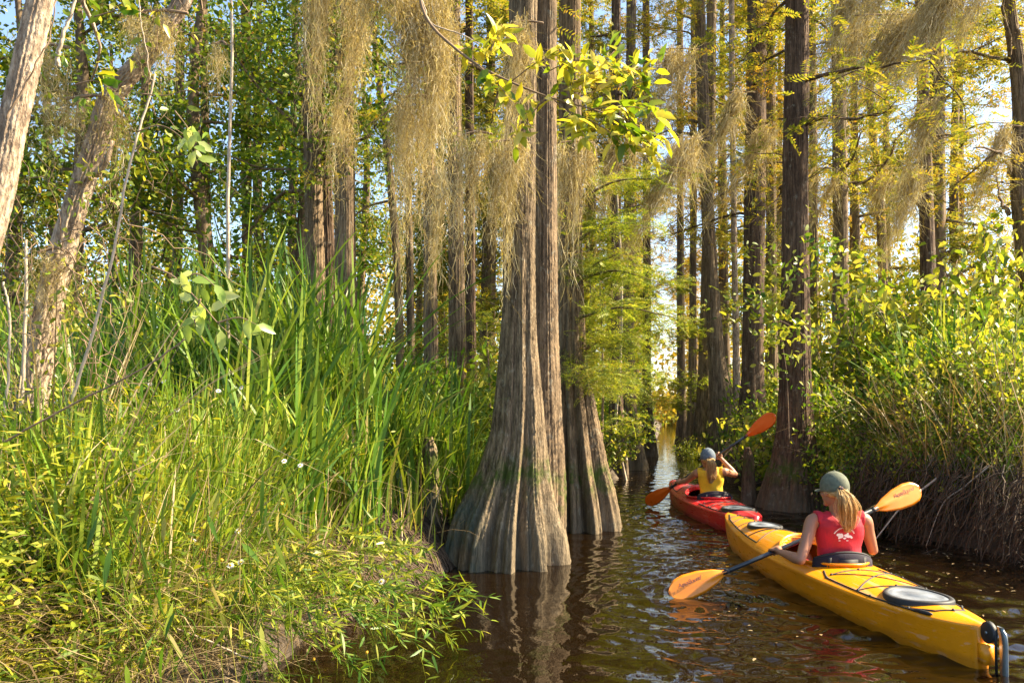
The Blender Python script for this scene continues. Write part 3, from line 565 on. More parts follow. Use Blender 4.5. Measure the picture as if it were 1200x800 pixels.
SH = [(1000, 11.2, 1, .8, 'low green shrub spilling over the right bank beside the grey-brown cypress'),
      (1040, 10.6, 0, 1.0, 'thick bright shrub on the right bank directly above the yellow kayak paddler'),
      (1090, 10.2, 2, 1.0, 'large-leaved yellow shrub above the raised right paddle blade'),
      (1135, 10.0, 1, 1.15, 'dense shrub over the dark root wall at the right'),
      (1180, 9.6, 0, 1.05, 'tangled shrub near the right edge above the root wall'),
      (1225, 9.0, 2, 1.1, 'broad-leaved shrub cut by the right edge of the photo'),
      (1020, 13.0, 2, 1.3, 'tall pale yellow leafed shrub behind the low green one'),
      (1075, 13.0, 0, 1.45, 'tall shrub in front of the moss-draped trunk'),
      (1130, 12.8, 2, 1.45, 'sunlit yellow shrub rising against white sky'),
      (1185, 12.2, 1, 1.7, 'tallest green shrub by the sinuous pale trunk'),
      (965, 12.8, 2, 1.2, 'light green shrub between the huge dark cypress and grey-brown one'),
      (905, 15.5, 1, 1.0, 'small shrub growing between two dark cypress feet'),
      (872, 21, 0, 1.0, 'little shrub on the mossy bank left of the front paddle blade'),
      (700, 15.5, 2, .9, 'yellow-green shrub in the gap right of the ribbed cypress'),
      (815, 23, 1, .8, 'small green clump at the foot of trees right of the channel mouth'),
      (-10, 4.3, 2, .6, 'bright broad-leaved bush at the left edge of the photo'),
      (25, 3.6, 1, .5, 'low leafy bush at the bottom left corner'),
      (95, 5.6, 1, .6, 'leafy bush at the foot of the leaning mossy tree'),
      (470, 10.5, 0, .9, 'low shrub in the grass left of the pinkish-brown trunk'),
      (565, 13.5, 1, 1.0, 'green shrub glimpsed left of the flared cypress'),
      (1060, 14, 2, 1.9, 'high loose sapling thicket right of the grey-brown cypress'),
      (1110, 14.5, 2, 2.1, 'tall airy yellow sapling thicket against the bright sky'),
      (1165, 13.5, 2, 2.0, 'tall airy sapling thicket left of the sinuous pale trunk'),
      (1025, 9.9, 1, .75, 'fresh green bush hanging over the roots above the raised paddle blade'),
      (1005, 15, 1, 1.6, 'yellow-green thicket right behind the grey-brown cypress'),
      (1075, 9.3, 1, .7, 'small bush drooping over the roots left of the bare grey branch'),
      (1130, 8.9, 0, .75, 'leafy bush drooping over the roots near the right edge'),
      (1190, 8.6, 1, .75, 'lowest leafy bush at the right edge over the roots'),
      (1155, 11.2, 2, 1.2, 'glossy yellow shrub in the middle of the right thicket')]
us = set()
for px, Z, idx, sc, lab in SH:
    o = SP[idx] if idx not in us else copy_tree(SP[idx]); us.add(idx); x = (px-600)/1000*Z
    o.location = (x, Z, float(gz(x, Z))-.02); o.rotation_euler = (0, 0, rng.uniform(0, 6.3)); o.scale = (sc*1.05, sc*1.05, sc*(1.18 if px > 940 else 1)); o['label'] = lab; o['group'] = 'shrubs along the banks'
# leafy vines and sprigs hung in mid air
def sprig(name, lab, cat, twigs, Z, nleaf, L, Wd, mat, tw='twig', r=.006, spread=.05, parts=('twig', 'leaves'), grow=.35, face=.5):
    o = thing(name, lab, cat); gc = Geo()
    for tws in twigs:
        gt = Geo()
        P = smoothpath([W(a_, b_, Z+(c_[0] if c_ else 0)) for a_, b_, *c_ in tws], 26); tube(gt, P, np.linspace(r, r*.3, 26), 6)
        i = rng.integers(int(26*grow), 26, nleaf); c = P[i]+rng.normal(0, spread*.35, (nleaf, 3)); T = unit(np.gradient(P, axis=0))[i]
        d = unit(T*.7+rng.normal(0, .75, (nleaf, 3))+[0, 0, -.15]); s = rng.uniform(.7, 1.2, nleaf)
        leaves(gc, c, d, unit(rng.normal(0, .6, (nleaf, 3))+[.2, -face, .8]), L*s, Wd*s, .15, 2); obj(parts[0], gt, M[tw], o)
    obj(parts[1], gc, M[mat], o); return o
M['leaf_over'] = leafmat('overhanging_leaves', [(0, (.06, .15, .012)), (.3, (.22, .3, .02)), (.6, (.6, .52, .04)), (1, (.8, .7, .22))], trans=.55, clump=3, rough=.3, spec=.5)
sprig('overhanging_branch', 'thin curved branch with sunlit yellow-green leaves reaching right across the top centre', 'branch',
      [[(486, -30), (500, 22), (535, 58), (575, 85), (640, 113), (700, 130), (745, 150)]], 3.7, 26, .095, .038, 'leaf_over', r=.008, grow=.62)
o = bpy.data.objects['overhanging_branch']; gt = Geo(); gc = Geo()
for a_, b_ in [((600, 95), (655, 62)), ((640, 113), (700, 92)), ((660, 120), (760, 95)), ((690, 128), (775, 130)), ((700, 130), (780, 165)), ((670, 122), (720, 60)), ((720, 140), (770, 190)), ((650, 118), (690, 165)), ((640, 113), (605, 165)), ((560, 76), (600, 120)), ((700, 100), (775, 75)), ((535, 58), (575, 62)), ((575, 60), (590, 35)), ((690, 140), (735, 175)), ((680, 90), (740, 80)), ((640, 85), (690, 70))]:
    zz = rng.uniform(-.25, .25); P = smoothpath([W(*a_, 3.7), W((a_[0]+b_[0])/2, (a_[1]+b_[1])/2-4, 3.7+zz/2), W(*b_, 3.7+zz)], 10); tube(gt, P, np.linspace(.003, .0012, 10), 4)
    n = 26; i = rng.integers(3, 10, n); d = unit(unit(np.gradient(P, axis=0))[i]*.6+rng.normal(0, .7, (n, 3))); s = rng.uniform(.4, 1.15, n)
    leaves(gc, P[i]+rng.normal(0, .018, (n, 3)), d, unit(rng.normal(0, .6, (n, 3))+[0, -.5, .8]), .088*s, .037*s, .2, 2)
obj('side_twigs', gt, M['twig'], o); obj('side_leaves', gc, M['leaf_over'], o)
sprig('leafy_sprig', 'close pale green sprig of rounded leaves hanging before the reeds, left of centre', 'sprig', [[(178, 312), (205, 325), (235, 355), (262, 385), (305, 418)], [(235, 350), (228, 375), (240, 402)], [(215, 325), (235, 322), (262, 345)], [(255, 378), (280, 372), (300, 380)]], 2.5, 7, .058, .028, 'leaf_pale', r=.003, grow=.1, face=2.2)
sprig('leafy_sprig', 'drooping sprig of nearly white backlit leaves in front of dark woods, upper left', 'sprig', [[(160, 155), (185, 147), (205, 155), (222, 172), (232, 192)], [(205, 130), (220, 150), (228, 170)]], 3.0, 8, .06, .028, 'leaf_pale', r=.0025, grow=.5, face=2)
sprig('leafy_sprig', 'yellow-green leaves on a twig at the top left edge of the photo', 'sprig', [[(110, 20), (140, 12), (165, 14), (195, 30)], [(85, 100), (110, 95), (130, 104), (145, 118)]], 3.2, 8, .07, .03, 'leaf_over', r=.0025)
sprig('leafy_sprig', 'short leafy twig crossing the mossy tree fork, upper left', 'sprig', [[(165, 110), (195, 112), (220, 106), (250, 112)]], 3.4, 8, .05, .022, 'leaf_near', r=.0025, grow=.2)
sprig('climbing_vine', 'leafy vine clinging to the middle of the huge dark cypress', 'vine', [[(925, 520, -.45), (922, 440, -.42), (915, 380, -.4), (925, 320, -.4)], [(950, 480, -.4), (945, 400, -.4), (905, 370, -.5), (880, 350, -.5)], [(925, 330, -.4), (955, 300, -.5), (985, 295, -.6)]], 11.2, 170, .1, .05, 'leaf_near', spread=.5)
sprig('climbing_vine', 'leafy vine spray across the straight dark cypress above the front blade', 'vine', [[(850, 300), (880, 290), (905, 300), (925, 310)], [(840, 370), (870, 350), (900, 355)]], 16, 60, .13, .06, 'leaf_bush', spread=.4, grow=.1)
sprig('fallen_branch', 'bare grey branch slanting out of the right bank below the paddle blade', 'branch', [[(1098, 560), (1060, 590), (1035, 620), (1012, 650)]], 8.6, 1, .01, .004, 'leaf_bush', 'twig_pale', r=.012)
sprig('fallen_branch', 'thin bare stick crossing the dark root wall left of the right edge', 'branch', [[(1160, 545), (1130, 570), (1105, 590), (1085, 640)]], 8.4, 1, .01, .004, 'leaf_bush', 'twig_pale', r=.009)
# overhanging weeds at the lower left
OW = [(330, 690, 530, 745), (300, 700, 515, 770), (280, 715, 480, 700), (310, 680, 500, 655), (250, 720, 430, 790), (350, 670, 545, 700), (230, 700, 400, 740), (270, 680, 450, 720), (200, 730, 340, 800), (330, 660, 470, 640), (150, 720, 300, 775), (290, 690, 540, 720)]
words = ['longest, tip nearest the flared cypress', 'low over the bottom edge of the photo', 'rising flat above the others', 'uppermost, level with the mud bank', 'drooping to the bottom edge of the water', 'stretching out toward the cypress foot', 'short, among the daisies', 'arching in the middle of the bunch', 'at the bottom left of the bunch', 'small, in front of the muddy roots', 'furthest left, over straw litter', 'slender, just over the longest']
for k, (x0, y0, x1, y1) in enumerate(OW):
    Z0 = rng.uniform(3.9, 4.7); a_, b_ = W(x0, y0, Z0), W(x1, y1, Z0-.2+rng.uniform(-.2, .3)); mid = (a_+b_)/2+[0, 0, .1]
    o = thing('overhanging_weed', 'narrow-leaved green weed stem, '+words[k], 'weed', group='weeds leaning out over the river')
    P = smoothpath([a_, mid, b_], 24); gt = Geo(); tube(gt, P, np.linspace(.004, .0015, 24), 5); gc = Geo(); gb = Geo()
    for q in range(16):
        i = rng.integers(4, 23); Q = limb(gt, P[i], unit(b_-a_)+rng.normal(0, .45, 3), .2, .0018, n=5, sides=4, wig=.12, grav=-.1)
        n = 7; ii = rng.integers(0, 6, n); leaves(gc, Q[ii], unit(b_-a_)+rng.normal(0, .8, (n, 3)), unit(rng.normal(0, .6, (n, 3))+[0, -.3, .8]), rng.uniform(.045, .09, n), rng.uniform(.008, .015, n), .1, 2)
    n = 50; ii = rng.integers(2, 24, n); leaves(gc, P[ii], unit(b_-a_)*.6+rng.normal(0, .7, (n, 3))+[0, 0, -.3], unit(rng.normal(0, .6, (n, 3))+[0, -.3, .8]), rng.uniform(.05, .11, n), rng.uniform(.008, .016, n), .1, 2)
    obj('stem', gt, M['leaf_bush'], o); obj('leaves', gc, M[('leaf_near', 'reed', 'leaf_bush')[k % 3]], o)
# long blade leaves in front of the bank (lower left)
g = Geo()
for k in range(130):
    c = W(rng.uniform(-10, 340), rng.uniform(540, 780), rng.uniform(2.9, 4.0)); leaves(g, c[None], (rng.normal(0, .35, (1, 3))+[0, 0, -1]), np.array([[rng.normal(0, .5), -1, .2]]), rng.uniform(.1, .2), rng.uniform(.014, .026), .12, 2)
    tube(g, smoothpath([c, c+[rng.normal(0, .05), .1, -.12], c+[rng.normal(0, .1), .25, -.5]], 8), .002, 4, cap=False)
tag(obj('lance_leaves', g, M['reed']), 'drooping long lance shaped leaves in front of the lower left bank', 'leaves', kind='stuff')
# daisies
M['petal'] = plain('white_petals', (.82, .8, .76), .6); M['disc'] = plain('yellow_disc', (.75, .4, .02), .7)
DP = [(270, 662, 'white daisy nearest the water among the overhanging weeds', 1), (282, 658, 'small lilac-white daisy touching the largest one', 1), (226, 634, 'white daisy left of the lilac-white one', 1), (279, 622, 'creamy daisy above the lilac-white one', 1), (190, 758, 'white daisy lowest on the bank, near the bottom edge', 1), (447, 681, 'lone pale daisy on a stem tip by the muddy bank', 1),
      (238, 644, 'orange flower button between two white daisies', 0), (260, 656, 'orange button beside the daisy nearest the water', 0), (242, 686, 'orange button drooping under the daisies', 0), (330, 590, 'yellow button in the grass above the mud bank', 0), (332, 568, 'yellow button just above another in the grass', 0), (352, 545, 'white daisy in tall grass left of the mud bank', 1), (333, 540, 'white daisy with shadowed face in tall grass', 1),
      (176, 450, 'pale daisy low in front of the reed stems', 1), (192, 447, 'pale daisy beside its twin before the reeds', 1), (208, 480, 'white daisy in the middle of the sunny grass', 1), (283, 454, 'white daisy at the right end of the grass before the reeds', 1), (256, 458, 'small white daisy between reed stems', 1), (385, 718, 'yellow bud on an overhanging weed tip', 0), (430, 764, 'yellow bud hanging near the bottom edge', 0), (368, 772, 'yellow bud lowest over the water', 0), (180, 500, 'white daisy in mid grass left of centre bank', 1), (65, 470, 'faded daisy beside the leaning mossy tree', 1)]
for px, py, lab, wht in DP:
    Z = np.interp(py, [440, 560, 650, 800], [5.6, 5.0, 4.1, 3.8]); c = W(px, py, Z); o = thing('daisy' if wht else 'flower_button', lab, 'flower', tuple(c), group='flowers on the left bank')
    gt = Geo(); x0 = np.array([rng.normal(0, .05), .12, -rng.uniform(.2, .4)]); tube(gt, smoothpath([x0, x0*.5+[.02, 0, 0], [0, 0, 0]], 8), .0016, 4); obj('stem', gt, M['leaf_bush'], o)
    tl = unit(np.array([rng.normal(0, .4), -.7, .7])); u = unit(np.cross(tl, [1, 0, .1])); v = np.cross(tl, u); R = .016 if wht else .009
    if wht:
        gp = Geo(); an = np.arange(11)/11*6.283+rng.uniform(0, 1); dd = np.cos(an)[:, None]*u+np.sin(an)[:, None]*v; leaves(gp, dd*R*.3, dd+tl*.1, np.broadcast_to(tl, (11, 3)), R*.85, R*.42, .05, 2); obj('petals', gp, M['petal'], o)
    gd = Geo(); tube(gd, np.array([-tl*.004, tl*0, tl*.004, tl*.007]), [.004, R*.42 if wht else R, R*.38 if wht else R*.9, R*.15], 8); obj('disc', gd, M['disc'], o)
# ------------------------------------------------------------------ leaning trees and vines on the near left
t = thing('leaning_tree', 'scaly pink-barked trunk leaning right, cut by the top left corner', 'tree'); gt = Geo()
trunk(gt, [W(-70, 520, 3.6), W(-30, 330, 3.6), W(-2, 225, 3.6), W(14, 150, 3.6), W(32, 70, 3.6), W(52, -20, 3.6), W(85, -160, 3.6)], [.075, .066, .06, .055, .053, .05, .045], 0, None, 90, 160, bark=.003, seed=70)
pc = []
for k in range(5): P = limb(gt, W(70+5*k, -60-20*k, 3.6), [rng.normal(0, .6), rng.normal(0, .6), .6], .9, .02); pc += list(P[3:])
obj('trunk', gt, M['bark_pale'], t); gc = Geo(); leaf_cloud(gc, np.array(pc), 8, .12, .1, .06, .03, 2); obj('crown', gc, M['leaf_near'], t)
t = thing('leaning_tree', 'crooked trunk wrapped in tangled moss, leaning right over the left bank', 'tree'); gt = Geo()
trunk(gt, [W(30, 600, 4.9), W(34, 500, 4.9), W(46, 420, 4.9), W(66, 320, 4.9), W(92, 230, 4.9), W(113, 165, 4.9), W(130, 115, 4.9), W(175, 60, 4.9), W(215, 0, 4.9), W(270, -100, 4.9)], [.1, .085, .075, .072, .06, .055, .055, .05, .045, .035], 0, None, 80, 200, bark=.005, seed=71)
tube(gt, smoothpath([W(112, 205, 4.85), W(124, 190, 4.8), W(132, 165, 4.8)], 8), np.linspace(.022, .012, 8), 8)
pc = []
for k in range(7): P = limb(gt, W(215+8*k, -10-12*k, 4.9), [rng.normal(0, .6), rng.normal(0, .6), .5], 1.3, .025); pc += list(P[3:])
obj('trunk', gt, M['bark_pale'], t); gc = Geo(); leaf_cloud(gc, np.array(pc), 9, .15, .12, .06, .035, 2); obj('crown', gc, M['leaf_dark'], t)
def line(name, lab, cat, pts, Z, r, mat='twig_pale', Z2=None):
    P = smoothpath([W(a_, b_, Z if Z2 is None else Z+(Z2-Z)*i/(len(pts)-1)) for i, (a_, b_) in enumerate(pts)], 40); P[:, :2] += .006*np.cumsum(rng.normal(0, 1, (40, 2)), 0)*.4
    g = Geo(); tube(g, P, np.linspace(r, r*.6, 40), 7); tag(obj(name, g, M[mat]), lab, cat)
line('hanging_vine', 'thin pale vine dropping straight in front of the dark left wood', 'vine', [(268, 430), (267, 300), (269, 180), (272, 60), (270, -30)], 8.5, .021)
line('sapling_stem', 'slim bare stem leaning right across the left bank up to the mossy tree', 'stem', [(84, 470), (105, 400), (130, 300), (150, 190), (178, 88)], 4.4, .009)
line('sapling_stem', 'fat pale twig stub pointing down from the top left moss', 'stem', [(68, 78), (75, 50), (88, -10)], 4.2, .012)
line('hanging_vine', 'reddish vine twisting down the scaly leaning trunk', 'vine', [(8, 140), (35, 80), (55, 40), (60, -10)], 3.45, .004, 'twig')
line('sapling_stem', 'upright tan stem left of the crooked mossy trunk', 'stem', [(20, 520), (24, 430), (28, 330), (26, 280)], 4.6, .012)
line('sapling_stem', 'second upright tan stem, thinner, by the crooked mossy trunk', 'stem', [(6, 540), (4, 460), (10, 380), (2, 330)], 4.5, .009)
line('dead_stick', 'long dark stick lying diagonally through the lower left grass', 'stick', [(-20, 535), (60, 485), (150, 440), (220, 395)], 3.4, .005, 'twig')
line('dead_stick', 'pale stick reaching from the straw litter to the water', 'stick', [(60, 690), (150, 715), (230, 745), (292, 772)], 3.9, .007)
line('dead_stick', 'tan stick lying in the straw litter at the bottom left', 'stick', [(-10, 690), (50, 725), (110, 760), (150, 800)], 3.6, .006)
line('pale_sapling', 'white thin sapling bending up from the water at the far cypress foot', 'sapling', [(735, 570), (722, 500), (726, 440), (728, 330), (722, 200)], 16, .03)
line('bare_twig', 'thin arching dead twig over the moss at top centre', 'twig', [(490, -10), (505, 28), (545, 42), (575, 62)], 3.9, .004)
line('hanging_vine', 'light vine strand running down the straight grey trunk gap', 'vine', [(160, -20), (172, 80), (178, 95)], 4.3, .003)
# tangle of dry vines round the near left trees
g = Geo(); gl = Geo()
for k in range(110):
    if k % 2: c = W(rng.uniform(-10, 130), rng.uniform(230, 520), rng.uniform(4.5, 5.3))
    else:
        q = rng.uniform(0, 1); c = W(35+190*q**1.3, 520-520*q, 4.85)+rng.normal(0, .06, 3)
    n = 12; d = unit(rng.normal(0, .5, 3)+[.15, 0, rng.choice([-1, 1])]); P = c+np.cumsum(rng.normal(0, .03, (n, 3))+d*.055, 0); tube(g, P, np.linspace(1, .4, n)*rng.uniform(.0015, .0045), 4, cap=False)
tag(obj('vine_tangle', g, M['twig']), 'dry brown vine tangle round the leaning trees on the left', 'vines', kind='stuff')
for k in range(900):
    q = rng.uniform(0, 1); c = (W(30+190*q**1.3, 540-540*q, 4.8) if k % 2 else W(rng.uniform(-20, 150), rng.uniform(60, 520), rng.uniform(4.4, 5.4)))+rng.normal(0, .1, 3)
    leaves(gl, c[None], rng.normal(0, 1, (1, 3)), rng.normal(0, 1, (1, 3)), rng.uniform(.025, .06), rng.uniform(.012, .026), .15, 2)
tag(obj('vine_leaves', gl, M['leaf_near']), 'small yellow green vine leaves scattered over the left leaning trees', 'leaves', kind='stuff')
g = Geo(); n = 900; y = rng.uniform(4.5, 20, n)**1; fx = rng.uniform(0, 1, n)**.6; x = le(y)+(re_(y)-le(y))*fx; bad = (np.abs(x-2.35) < .5) & (y < 13.2) & (y > 4) | (y < 9.8) & (x < 1.3); x, y = x[~bad], y[~bad]; n = len(x)
leaves(g, np.stack([x, y, 0*x+.016], 1), rng.normal(0, 1, (n, 3))*[1, 1, 0], np.tile([0, 0, 1.], (n, 1)), rng.uniform(.015, .05, n), rng.uniform(.01, .022, n), .08, 2)
tag(obj('floating_leaves', g, M['straw']), 'scattered dead leaves and bits floating on the dark water', 'floating leaves', kind='stuff')
# ------------------------------------------------------------------ cypress knees
def knee(lab, px, pyb, pyt, wpx, mt, Z=None, nm='cypress_knee', cat='knee'):
    Z = Z or 1000*H/(pyb-478); a_, b_ = W(px, pyb, Z), W(px+rng.normal(0, 1), pyt, Z); r = wpx/2000*Z; g = Geo(); h = b_[2]-a_[2]
    P = [a_-[0, 0, .25], a_, a_+[0, 0, h*.4], a_+[0, 0, h*.8], b_]; trunk(g, P, [r*1.5, r*1.25, r, r*.8, r*.35], 5, [.2, .2, .1, .05, 0], 40, 50, bark=.004, seed=int(px)); tag(obj(nm, g, M[mt]), lab, cat)
knee('weathered stump-like knee with mossy foot in the grass left of the flared cypress', 503, 585, 512, 22, 'bark', 7.8)
knee('tall reddish stump standing in water between front paddler and huge cypress', 877, 590, 524, 15, 'bark_red')
knee('small pale knee at the waterline in front of the huge dark cypress', 921, 592, 572, 7, 'bark_pale')
knee('slim knee just right of the small pale one', 944, 600, 568, 9, 'bark_red')
knee('dark knee left of the huge dark cypress foot', 899, 590, 560, 10, 'bark_red')
knee('tiny knee by the ribbed cypress in the river', 716, 606, 592, 8, 'bark2')
# ------------------------------------------------------------------ Spanish moss
def moss(lab, px, py, wpx, lpx, Z, lean=(0, 0, 0), n=420, wd=.004, curl=.011, seg=22, depth=.1, tilt=0, stub=True):
    wpx *= .74; k = 1/1000*Z; o = thing('spanish_moss', lab, 'moss', tuple(W(px, py, Z)), group='curtains of Spanish moss')
    nt_ = max(3, int(wpx/17)); tc_ = np.sort(rng.uniform(-1, 1, nt_)); tl = rng.uniform(.25, 1, nt_)**1.1*(1-.3*np.abs(tc_)); tl[nt_//2] = 1; ti = rng.integers(0, nt_, n)
    u = np.clip(tc_[ti]+rng.normal(0, .62/nt_, n), -1.1, 1.1); top = np.stack([u*wpx/2*k, rng.normal(0, depth, n), rng.uniform(-.1, .05, n)*lpx*k-u*tilt*k], 1)
    L = lpx*k*tl[ti]*rng.uniform(.15, 1, n)
    lean = tuple(np.array(lean)*(1.3 if px > 780 else 1)); conv = np.stack([(tc_[ti]-u)*wpx/2*k, -top[:, 1]*.75, 0*u], 1)/(lpx*k*tl[ti])[:, None]
    g = Geo(); strands(g, top, L, np.array(lean, float)+conv[:, None]*1.0+rng.normal(0, .03, (n, 1, 3)), wd*rng.uniform(.6, 1.4, n), seg, curl)
    # short curly side threads
    m = n*2; i = rng.integers(0, n, m); f = rng.uniform(0, 1, m); c = top[i]+(np.array([0, 0, -1.])+np.array(lean)+conv[i]*.8)*(L[i]*f)[:, None]+rng.normal(0, .03, (m, 3))
    strands(g, c, .1*Z/5+0*f, rng.normal(0, .8, (m, 1, 3)), wd*.8, 6, curl*.9); obj('threads', g, M['moss'], o)
    if stub:
        gt = Geo(); tube(gt, smoothpath([[-wpx/2*k, 0, tilt*k/2+.02], [0, .03, .05], [wpx/2*k, 0, -tilt*k/2+.02]], 8), .009, 6); obj('twig', gt, M['twig'], o)
    return o
MS = [('biggest curly moss curtain, left of the overhanging branch', 512, 0, 105, 250, 4.6, (0, 0, 0), 900, .0045, .013, 26),
      ('long moss tail under the left side of the biggest curtain', 488, 120, 60, 250, 4.8, (-.03, 0, 0), 420, .004, .01, 26),
      ('moss curtain at the top edge, left of the biggest one', 450, -30, 80, 110, 4.5, (0, 0, 0), 420, .0045, .013, 18),
      ('hanging moss drape in front of the pale-ringed trunk', 388, -40, 75, 200, 5.2, (-.05, 0, 0), 480, .0045, .012, 22),
      ('slim moss tail swinging left over the straight grey trunk', 425, 10, 34, 230, 5.4, (-.22, 0, 0), 240, .0045, .012, 24),
      ('moss veil down the front of the massive flared cypress', 598, 170, 62, 190, 7.0, (-.04, 0, 0), 420, .006, .012, 20),
      ('pale moss tuft between the flared cypress and its fused neighbour', 618, 30, 50, 200, 7.1, (-.1, 0, 0), 340, .006, .013, 20),
      ('ragged moss strand left of the massive trunk, touching its edge', 560, 160, 46, 190, 7.2, (-.12, 0, 0), 260, .006, .013, 20),
      ('moss clinging right of the fused trunk below the bright leaves', 675, 170, 60, 190, 8.8, (-.1, 0, 0), 320, .007, .014, 18),
      ('diagonal moss veil slanting down-left over the feathery boughs', 800, 165, 60, 190, 9.5, (-.42, 0, 0), 420, .007, .012, 20),
      ('dark moss clump at the top beside the slim pale stem', 795, 60, 70, 110, 12, (-.35, 0, 0), 300, .009, .016, 16),
      ('moss streak hanging from the tall straight dark cypress', 868, 110, 46, 130, 14, (-.4, 0, 0), 240, .01, .016, 16),
      ('moss streak between the two darkest right-hand trunks', 905, 150, 44, 120, 14, (-.55, 0, 0), 240, .01, .016, 16),
      ('long wind-blown moss veil left of the moss-draped trunk, upper right', 1050, 20, 130, 230, 12, (-.5, 0, 0), 620, .009, .014, 20),
      ('moss sheet at the top edge over the grey-brown cypress', 1010, -10, 90, 120, 13, (-.5, 0, 0), 380, .009, .015, 16),
      ('thick moss sheet filling the top right corner area', 1125, -20, 130, 200, 11.5, (-.45, 0, 0), 620, .008, .014, 20),
      ('moss tail dropping along the moss-draped trunk', 1085, 120, 44, 150, 13, (-.3, 0, 0), 260, .009, .014, 16),
      ('low moss fringe in the far wood, above the yellow shrubs', 1050, 200, 90, 120, 16, (-.3, 0, 0), 380, .012, .02, 14),
      ('moss wisp beside the sinuous pale trunk', 1185, 150, 34, 130, 12.5, (-.35, 0, 0), 200, .009, .015, 14),
      ('thin moss fringe left of the grey-brown cypress, mid height', 965, 200, 50, 110, 15, (-.4, 0, 0), 240, .011, .018, 14),
      ('tangled moss beard on the upper left leaning trunk', 185, 20, 95, 120, 4.7, (0, 0, 0), 420, .0035, .016, 16),
      ('brown moss tangle under the leaning tree fork, upper left', 110, 120, 95, 150, 4.8, (-.05, 0, 0), 380, .0035, .017, 16),
      ('moss tangle between the two leaning trees at the top left', 55, 60, 70, 170, 4.8, (0, 0, 0), 320, .0035, .017, 16),
      ('loose brown tangle low on the crooked mossy trunk', 62, 300, 50, 150, 4.75, (-.12, 0, 0), 260, .003, .017, 16),
      ('small moss tail hanging against dark leaves near the vine', 258, 55, 18, 80, 6, (-.2, 0, 0), 90, .004, .012, 14),
      ('moss tuft dangling by the straight grey trunk base of the curtain', 402, 130, 26, 130, 5.6, (-.1, 0, 0), 130, .004, .014, 18),
      ('feathery moss drop behind the mottled trunk', 528, 200, 44, 170, 9, (-.1, 0, 0), 240, .007, .013, 16),
      ('moss swag left of the channel trees, over pale sapling', 730, 160, 50, 160, 14, (-.2, 0, 0), 280, .01, .018, 16)]
for a_ in MS: moss(a_[0], *a_[1:6], lean=a_[6], n=int(a_[7]*(.3 if 'tangle' in a_[0] else .85 if a_[1] > 780 else .6)), wd=a_[8]*.9, curl=a_[9], seg=a_[10])
# ------------------------------------------------------------------ kayaks
def hullmat(name, col, dirt):
    m, nt, out = newmat(name); p = N_(nt, 'BsdfPrincipled'); p.inputs['Roughness'].default_value = .28
    n1 = noise(nt, 5, 6, rough=.7); c = mixc(nt, math_(nt, 'MULTIPLY', ramp(nt, [(.48, (0, 0, 0)), (.72, (1, 1, 1))], n1), .5), col, dirt)
    s1 = noise(nt, 24, 3, stretch=(1, .04, 1.5)); c = mixc(nt, math_(nt, 'MULTIPLY', ramp(nt, [(.6, (0, 0, 0)), (.64, (1, 1, 1))], s1), .35), c, tuple(x*.5+.3 for x in col))
    tc = nt.nodes.new('ShaderNodeTexCoord'); sp = nt.nodes.new('ShaderNodeSeparateXYZ'); nt.links.new(tc.outputs['Object'], sp.inputs[0]); zz = math_(nt, 'MULTIPLY', math_(nt, 'SUBTRACT', math_(nt, 'ADD', .035, math_(nt, 'MULTIPLY', noise(nt, 12, 5), .06)), sp.outputs[2]), 30, True); c = mixc(nt, math_(nt, 'MULTIPLY', zz, .45), c, tuple(x*.35+.01 for x in col))
    sc = noise(nt, 60, 3, stretch=(1, .06, 1)); nt.links.new(c, p.inputs['Base Color'])
    nt.links.new(math_(nt, 'ADD', math_(nt, 'MULTIPLY', sc, .25), .18), p.inputs['Roughness'])
    b = nt.nodes.new('ShaderNodeBump'); b.inputs['Distance'].default_value = .004; b.inputs['Strength'].default_value = .35
    nt.links.new(noise(nt, 7, 2), b.inputs['Height']); nt.links.new(b.outputs[0], p.inputs['Normal'])
    nt.links.new(p.outputs[0], out.inputs[0]); return m
M['hull_y'] = hullmat('yellow_polyethylene', (.78, .275, .003), (.6, .2, .006)); M['hull_r'] = hullmat('red_polyethylene', (.55, .018, .022), (.38, .015, .02))
M['rubber'] = plain('black_rubber', (.018, .018, .02), .6, var=.3); M['lid'] = plain('grey_hatch_lid', (.16, .18, .21), .5, var=.25, vscale=14)
M['cord'] = plain('black_cord', (.012, .011, .01), .7); M['steel'] = plain('brushed_steel', (.2, .23, .25), .4, metal=.7, var=.2)
M['pad'] = plain('seat_fabric', (.014, .011, .022), .85, var=.5, vscale=14, bump=.4); M['pad2'] = plain('seat_strap', (.02, .02, .022), .7)
M['navy'] = plain('navy_fabric', (.02, .03, .07), .85, var=.3)
class Kayak:
    def __init__(s, L, B, c0, kp): s.L = L; s.B = B; s.c0 = c0; s.kp = kp   # kp = cockpit centre, half length, half width
    def b(s, y): u = np.clip(y/s.L, 0, 1); return np.maximum(s.B*np.sin(np.pi*np.clip(u, 1e-4, 1)**.88)**.62, .012+.02*(u < .5))
    def sh(s, y): u = y/s.L; return .185+.03*np.clip(1-u/.2, 0, 1)**2+.085*np.clip((u-.5)/.5, 0, 1)**1.8
    def k(s, y): u = y/s.L; return -.12+.05*np.clip(1-u/.08, 0, 1)**2+.33*np.clip((u-.82)/.18, 0, 1)**2.2
    def c(s, y): u = y/s.L; return np.interp(u, [0, .06, .15, .3, .36, .5, .6, .8, 1], [.012, .03, .045, .055, .05, .10, .12, .07, .006])
    def top(s, y, x): q = np.clip(np.abs(x)/s.b(y), 0, 1); return s.sh(y)+s.c(y)*(1-q**2.1)
    def on(s, y, fx, up=0.): x = fx*s.b(y); return np.stack([x+0*y, y, s.top(y, x)+up], -1)
